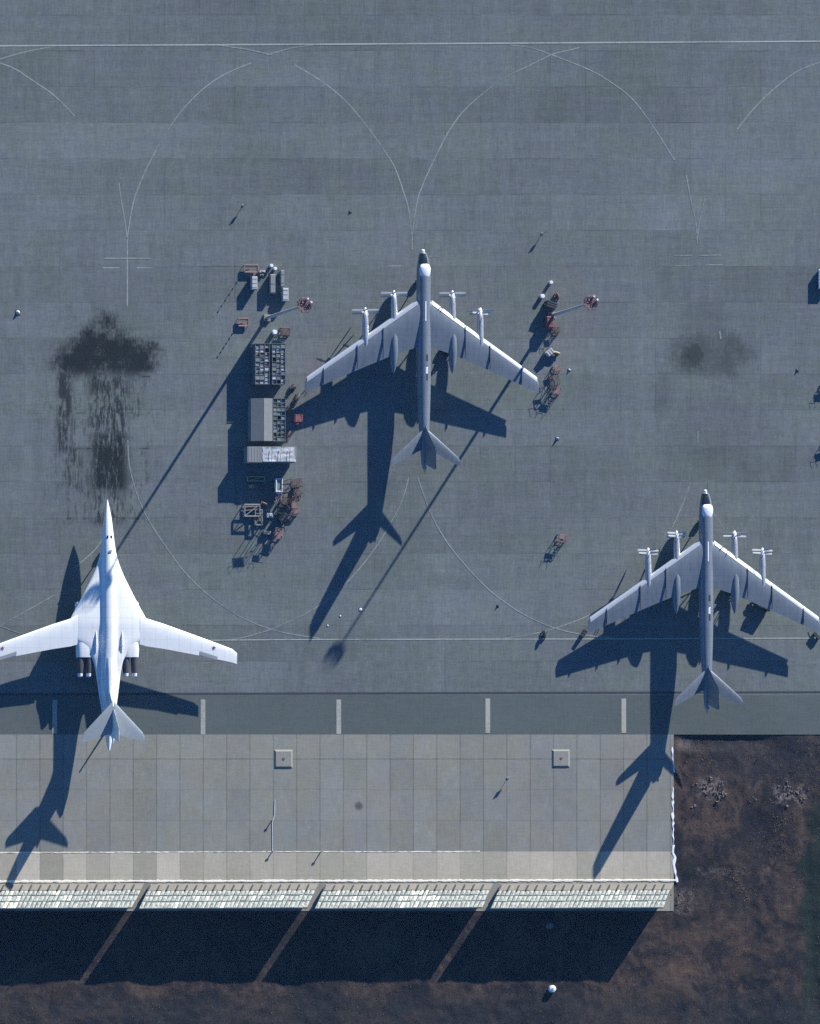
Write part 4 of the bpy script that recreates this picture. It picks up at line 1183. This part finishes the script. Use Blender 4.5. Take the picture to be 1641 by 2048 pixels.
# small posts, cones, markers
def sign_post(px, py, h, label, mat='dark', w=.9):
    t = thing('sign_post', px, py, label, 'sign post', 'low sign posts on the apron')
    p = MB(); p.rod((0, 0, 0), (0, 0, h - .3), .05); p.build('post', 'dark', t)
    b = MB(); b.box(0, 0, h - .55, w, .12, .55, .5); b.build('panel', mat, t)
    f = MB(); f.box(0, 0, 0, .5, .5, .12, .5, .8); f.build('foot', 'conc', t)
sign_post(486.5, 411, 1.5, 'low sign post on open apron above the left equipment row')
sign_post(1085, 467, 1.5, 'low sign post above the right equipment row')
sign_post(1016, 1556, 1.6, 'low sign post standing alone on the concrete slabs', 'conc', 1.1)
def cone(px, py, label, mat='pale', r=.32, h=.7):
    t = thing('marker_cone', px, py, label, 'cone', 'small marker cones on the paving')
    b = MB(); b.box(0, 0, 0, r * 2.2, r * 2.2, .06); b.build('base', 'dark', t)
    c = MB(); c.rings([[(rr * math.cos(2 * math.pi * i / 10), rr * math.sin(2 * math.pi * i / 10), z) for i in range(10)] for z, rr in ((.06, r), (h * .5, r * .6), (h, r * .15))]); c.build('body', mat, t, True)
cone(1115, 877, 'marker cone alone below the right equipment row')
cone(36, 625, 'marker cone near the left edge above the soot stain', 'pale', .5, .6)
cone(656, 1251, 'white marker cone just right of the fin shadow tip', 'white2', .20, .14)
cone(681, 1232, 'white marker cone up and right of the one by the fin shadow', 'white2', .20, .14)
cone(722, 1219, 'widest white marker cone beside the long mast shadow', 'white2', .34, .16)
cone(996, 1212, 'dark marker cone on the curved line right of the mast shadow', 'dark', .25, .4)
cone(1595, 741, 'dark marker cone near the right edge', 'dark', .3, .4)
cone(1139, 740, 'pale marker cone right of the rusty stand by the wing tip', 'pale', .3, .4)
cone(701, 424, 'dark marker cone above the middle bomber nose', 'dark', .25, .3)
def standpipe(px, py, h, label):
    t = thing('standpipe', px, py, label, 'standpipe', 'short posts at the slab edge')
    p = MB(); p.rod((0, 0, 0), (0, 0, h), .12, n=8); p.build('pipe', 'pale', t)
    v = MB(); v.rod((-.28, 0, h * .85), (.28, 0, h * .85), .1); v.build('valve', 'dark', t)
standpipe(544, 1641, .9, 'standpipe halfway along the thin hose on the slabs')
standpipe(545, 1703, .8, 'standpipe at the pale slab row at the end of the thin hose')
standpipe(642, 1704, 1.1, 'standpipe at the pale slab row, right of the hose')
hs = MB()
for a, b in (((550, 1600), (549, 1630)), ((549, 1630), (545, 1645)), ((545, 1645), (545.5, 1702))):
    hs.rod((PX(a[0]), PY(a[1]), .06), (PX(b[0]), PY(b[1]), .06), .07)
tag(hs.build('hose', 'white2', plan=True), 'thin pale hose lying down the concrete slabs between two standpipes', 'hose')
# thin tail prop under the white bomber
t = thing('tail_prop', 213, 1461, 'slender prop standing under the tail of the white bomber', 'prop')
b = MB(); b.rod((0, 0, 0), (0, 0, 3.3), .22, .14, n=8); b.build('strut', 'dark', t)
b = MB(); b.box(0, 0, 0, .9, .9, .15, 0, .8); b.build('foot', 'dark', t)

def raised_hatch(px, py, w, label):
    t = thing('raised_hatch', px, py, label, 'access hatch', 'square raised hatches in the concrete slabs')
    b = MB(); b.box(0, 0, 0, w, w, .22, 0, .80); b.build('plinth', 'conc', t)
    c = MB(); c.rings([[(r * math.cos(2 * math.pi * i / 12), r * math.sin(2 * math.pi * i / 12), z) for i in range(12)] for z, r in ((.22, .30), (.27, .28))]); c.build('cover', 'brown', t)
raised_hatch(567, 1518, 4.0, 'square raised hatch in the slabs, left of two')
raised_hatch(1122, 1517, 3.9, 'square raised hatch in the slabs, nearer the soil')
def cistern(px, py, label, mat='white2'):
    t = thing('round_tank', px, py, label, 'tank', 'round white tanks in the soil')
    b = MB(); b.rings([[(r * math.cos(2 * math.pi * i / 18), r * math.sin(2 * math.pi * i / 18), z) for i in range(18)] for z, r in ((-.5, .78), (.55, .78), (.75, .68), (.85, .35), (.87, .05))]); b.build('shell', mat, t, True)
    c = MB(); c.rings([[(r * math.cos(2 * math.pi * i / 10), r * math.sin(2 * math.pi * i / 10), z) for i in range(10)] for z, r in ((.84, .2), (.95, .18))]); c.build('cap', 'pale', t)
cistern(1104, 1978, 'small round white tank in sunlight on the bottom soil')
cistern(1099, 1851, 'small round white tank behind the blast fence, coloured grey for the deep shade', 'slate')  # darker colour than its twin paints in part of the shade

# rubble lumps on the soil
def rubble(px, py, n, r, label, seed):
    t = thing('rubble_heap', px, py, label, 'rubble', 'broken concrete on the bare soil')
    rg = random.Random(seed)
    for k in range(n):
        mb = MB()
        x, y = rg.gauss(0, r * .5), rg.gauss(0, r * .4); s = rg.uniform(.10, .34)
        mb.box(x, y, -.3, s * 1.7, s, .3 + s * .45, rg.uniform(0, 3), rg.uniform(.4, .9))
        mb.build('lump', 'rubble', t)
rubble(1412, 1572, 26, 2.4, 'pale rubble heap nearest the concrete slabs', 2)
rubble(1440, 1592, 14, 1.4, 'small pale rubble heap beside the nearest heap', 3)
rubble(1585, 1588, 30, 3.2, 'wide rubble heap toward the right edge', 4)
rubble(1390, 1610, 6, 1.0, 'few scattered rubble lumps below the nearest heap', 5)
rubble(1362, 1800, 16, 1.8, 'rubble heap at the right end of the blast fence', 6)
rubble(1508, 1600, 6, 1.0, 'few rubble lumps between the two large heaps', 9)

# dry grass and weeds over the soil, one countless mass
gv, gf = [], []
rg = random.Random(21)
tries = 0
while len(gf) < 15000 and tries < 200000:
    tries += 1
    if rg.random() < .5: px, py = rg.uniform(1356, 1900), rg.uniform(1476, 1830)
    else: px, py = rg.uniform(-150, 1900), rg.uniform(1850, 2250)
    u, v = PX(px), PY(py)
    d = mnoise.fractal(Vector((u * .12, v * .12, 31)), 1.0, 2.0, 4) + .35 * mnoise.noise(Vector((u * .6, v * .6, 8)))
    if d < rg.uniform(-.15, .55): continue
    p = at(px, py); z = soil_height(px, py) - .03
    hgt = rg.uniform(.05, .14)
    for b in range(3):
        a = rg.uniform(0, 2 * math.pi); w = rg.uniform(.07, .16); ln = rg.uniform(-.25, .25), rg.uniform(-.25, .25)
        ca, sa = math.cos(a) * w, math.sin(a) * w; o_ = len(gv); q_ = rg.uniform(-.22, .22), rg.uniform(-.22, .22)
        gv += [(p.x + q_[0] - ca, p.y + q_[1] - sa, z), (p.x + q_[0] + ca, p.y + q_[1] + sa, z), (p.x + q_[0] + ln[0], p.y + q_[1] + ln[1], z + hgt)]
        gf.append((o_, o_ + 1, o_ + 2))
me = bpy.data.meshes.new('dry_grass'); me.from_pydata(gv, [], gf); me.update()
MT['straw'] = flat('dry_grass_blades', (0.115, 0.082, 0.058), 0.9, var=0.7, scale=0.4)
me.materials.append(MT['straw'])
o = bpy.data.objects.new('dry_grass', me); COL.objects.link(o); o['kind'] = 'stuff'

# ------------------------------------------------------------------ blue air between the ground and the satellite
hz = bpy.data.materials.new('blue_air'); hz.use_nodes = True
for n_ in list(hz.node_tree.nodes): hz.node_tree.nodes.remove(n_)
ho = hz.node_tree.nodes.new('ShaderNodeOutputMaterial')
hv = hz.node_tree.nodes.new('ShaderNodeVolumePrincipled')
hv.inputs['Color'].default_value = (0.30, 0.62, 1.0, 1)
hv.inputs['Density'].default_value = 3.8e-6
hz.node_tree.links.new(hv.outputs[0], ho.inputs['Volume'])
x0, x1, y0, y1, z0, z1 = -2600, 1800, -2000, 1800, -1.8, cam_pos.z + 60
me = bpy.data.meshes.new('haze')
me.from_pydata([(x, y, z) for z in (z0, z1) for x, y in ((x0, y0), (x1, y0), (x1, y1), (x0, y1))], [],
               [(3, 2, 1, 0), (4, 5, 6, 7), (0, 1, 5, 4), (1, 2, 6, 5), (2, 3, 7, 6), (3, 0, 4, 7)])
me.materials.append(hz)
o = bpy.data.objects.new('haze', me); COL.objects.link(o); o['kind'] = 'stuff'
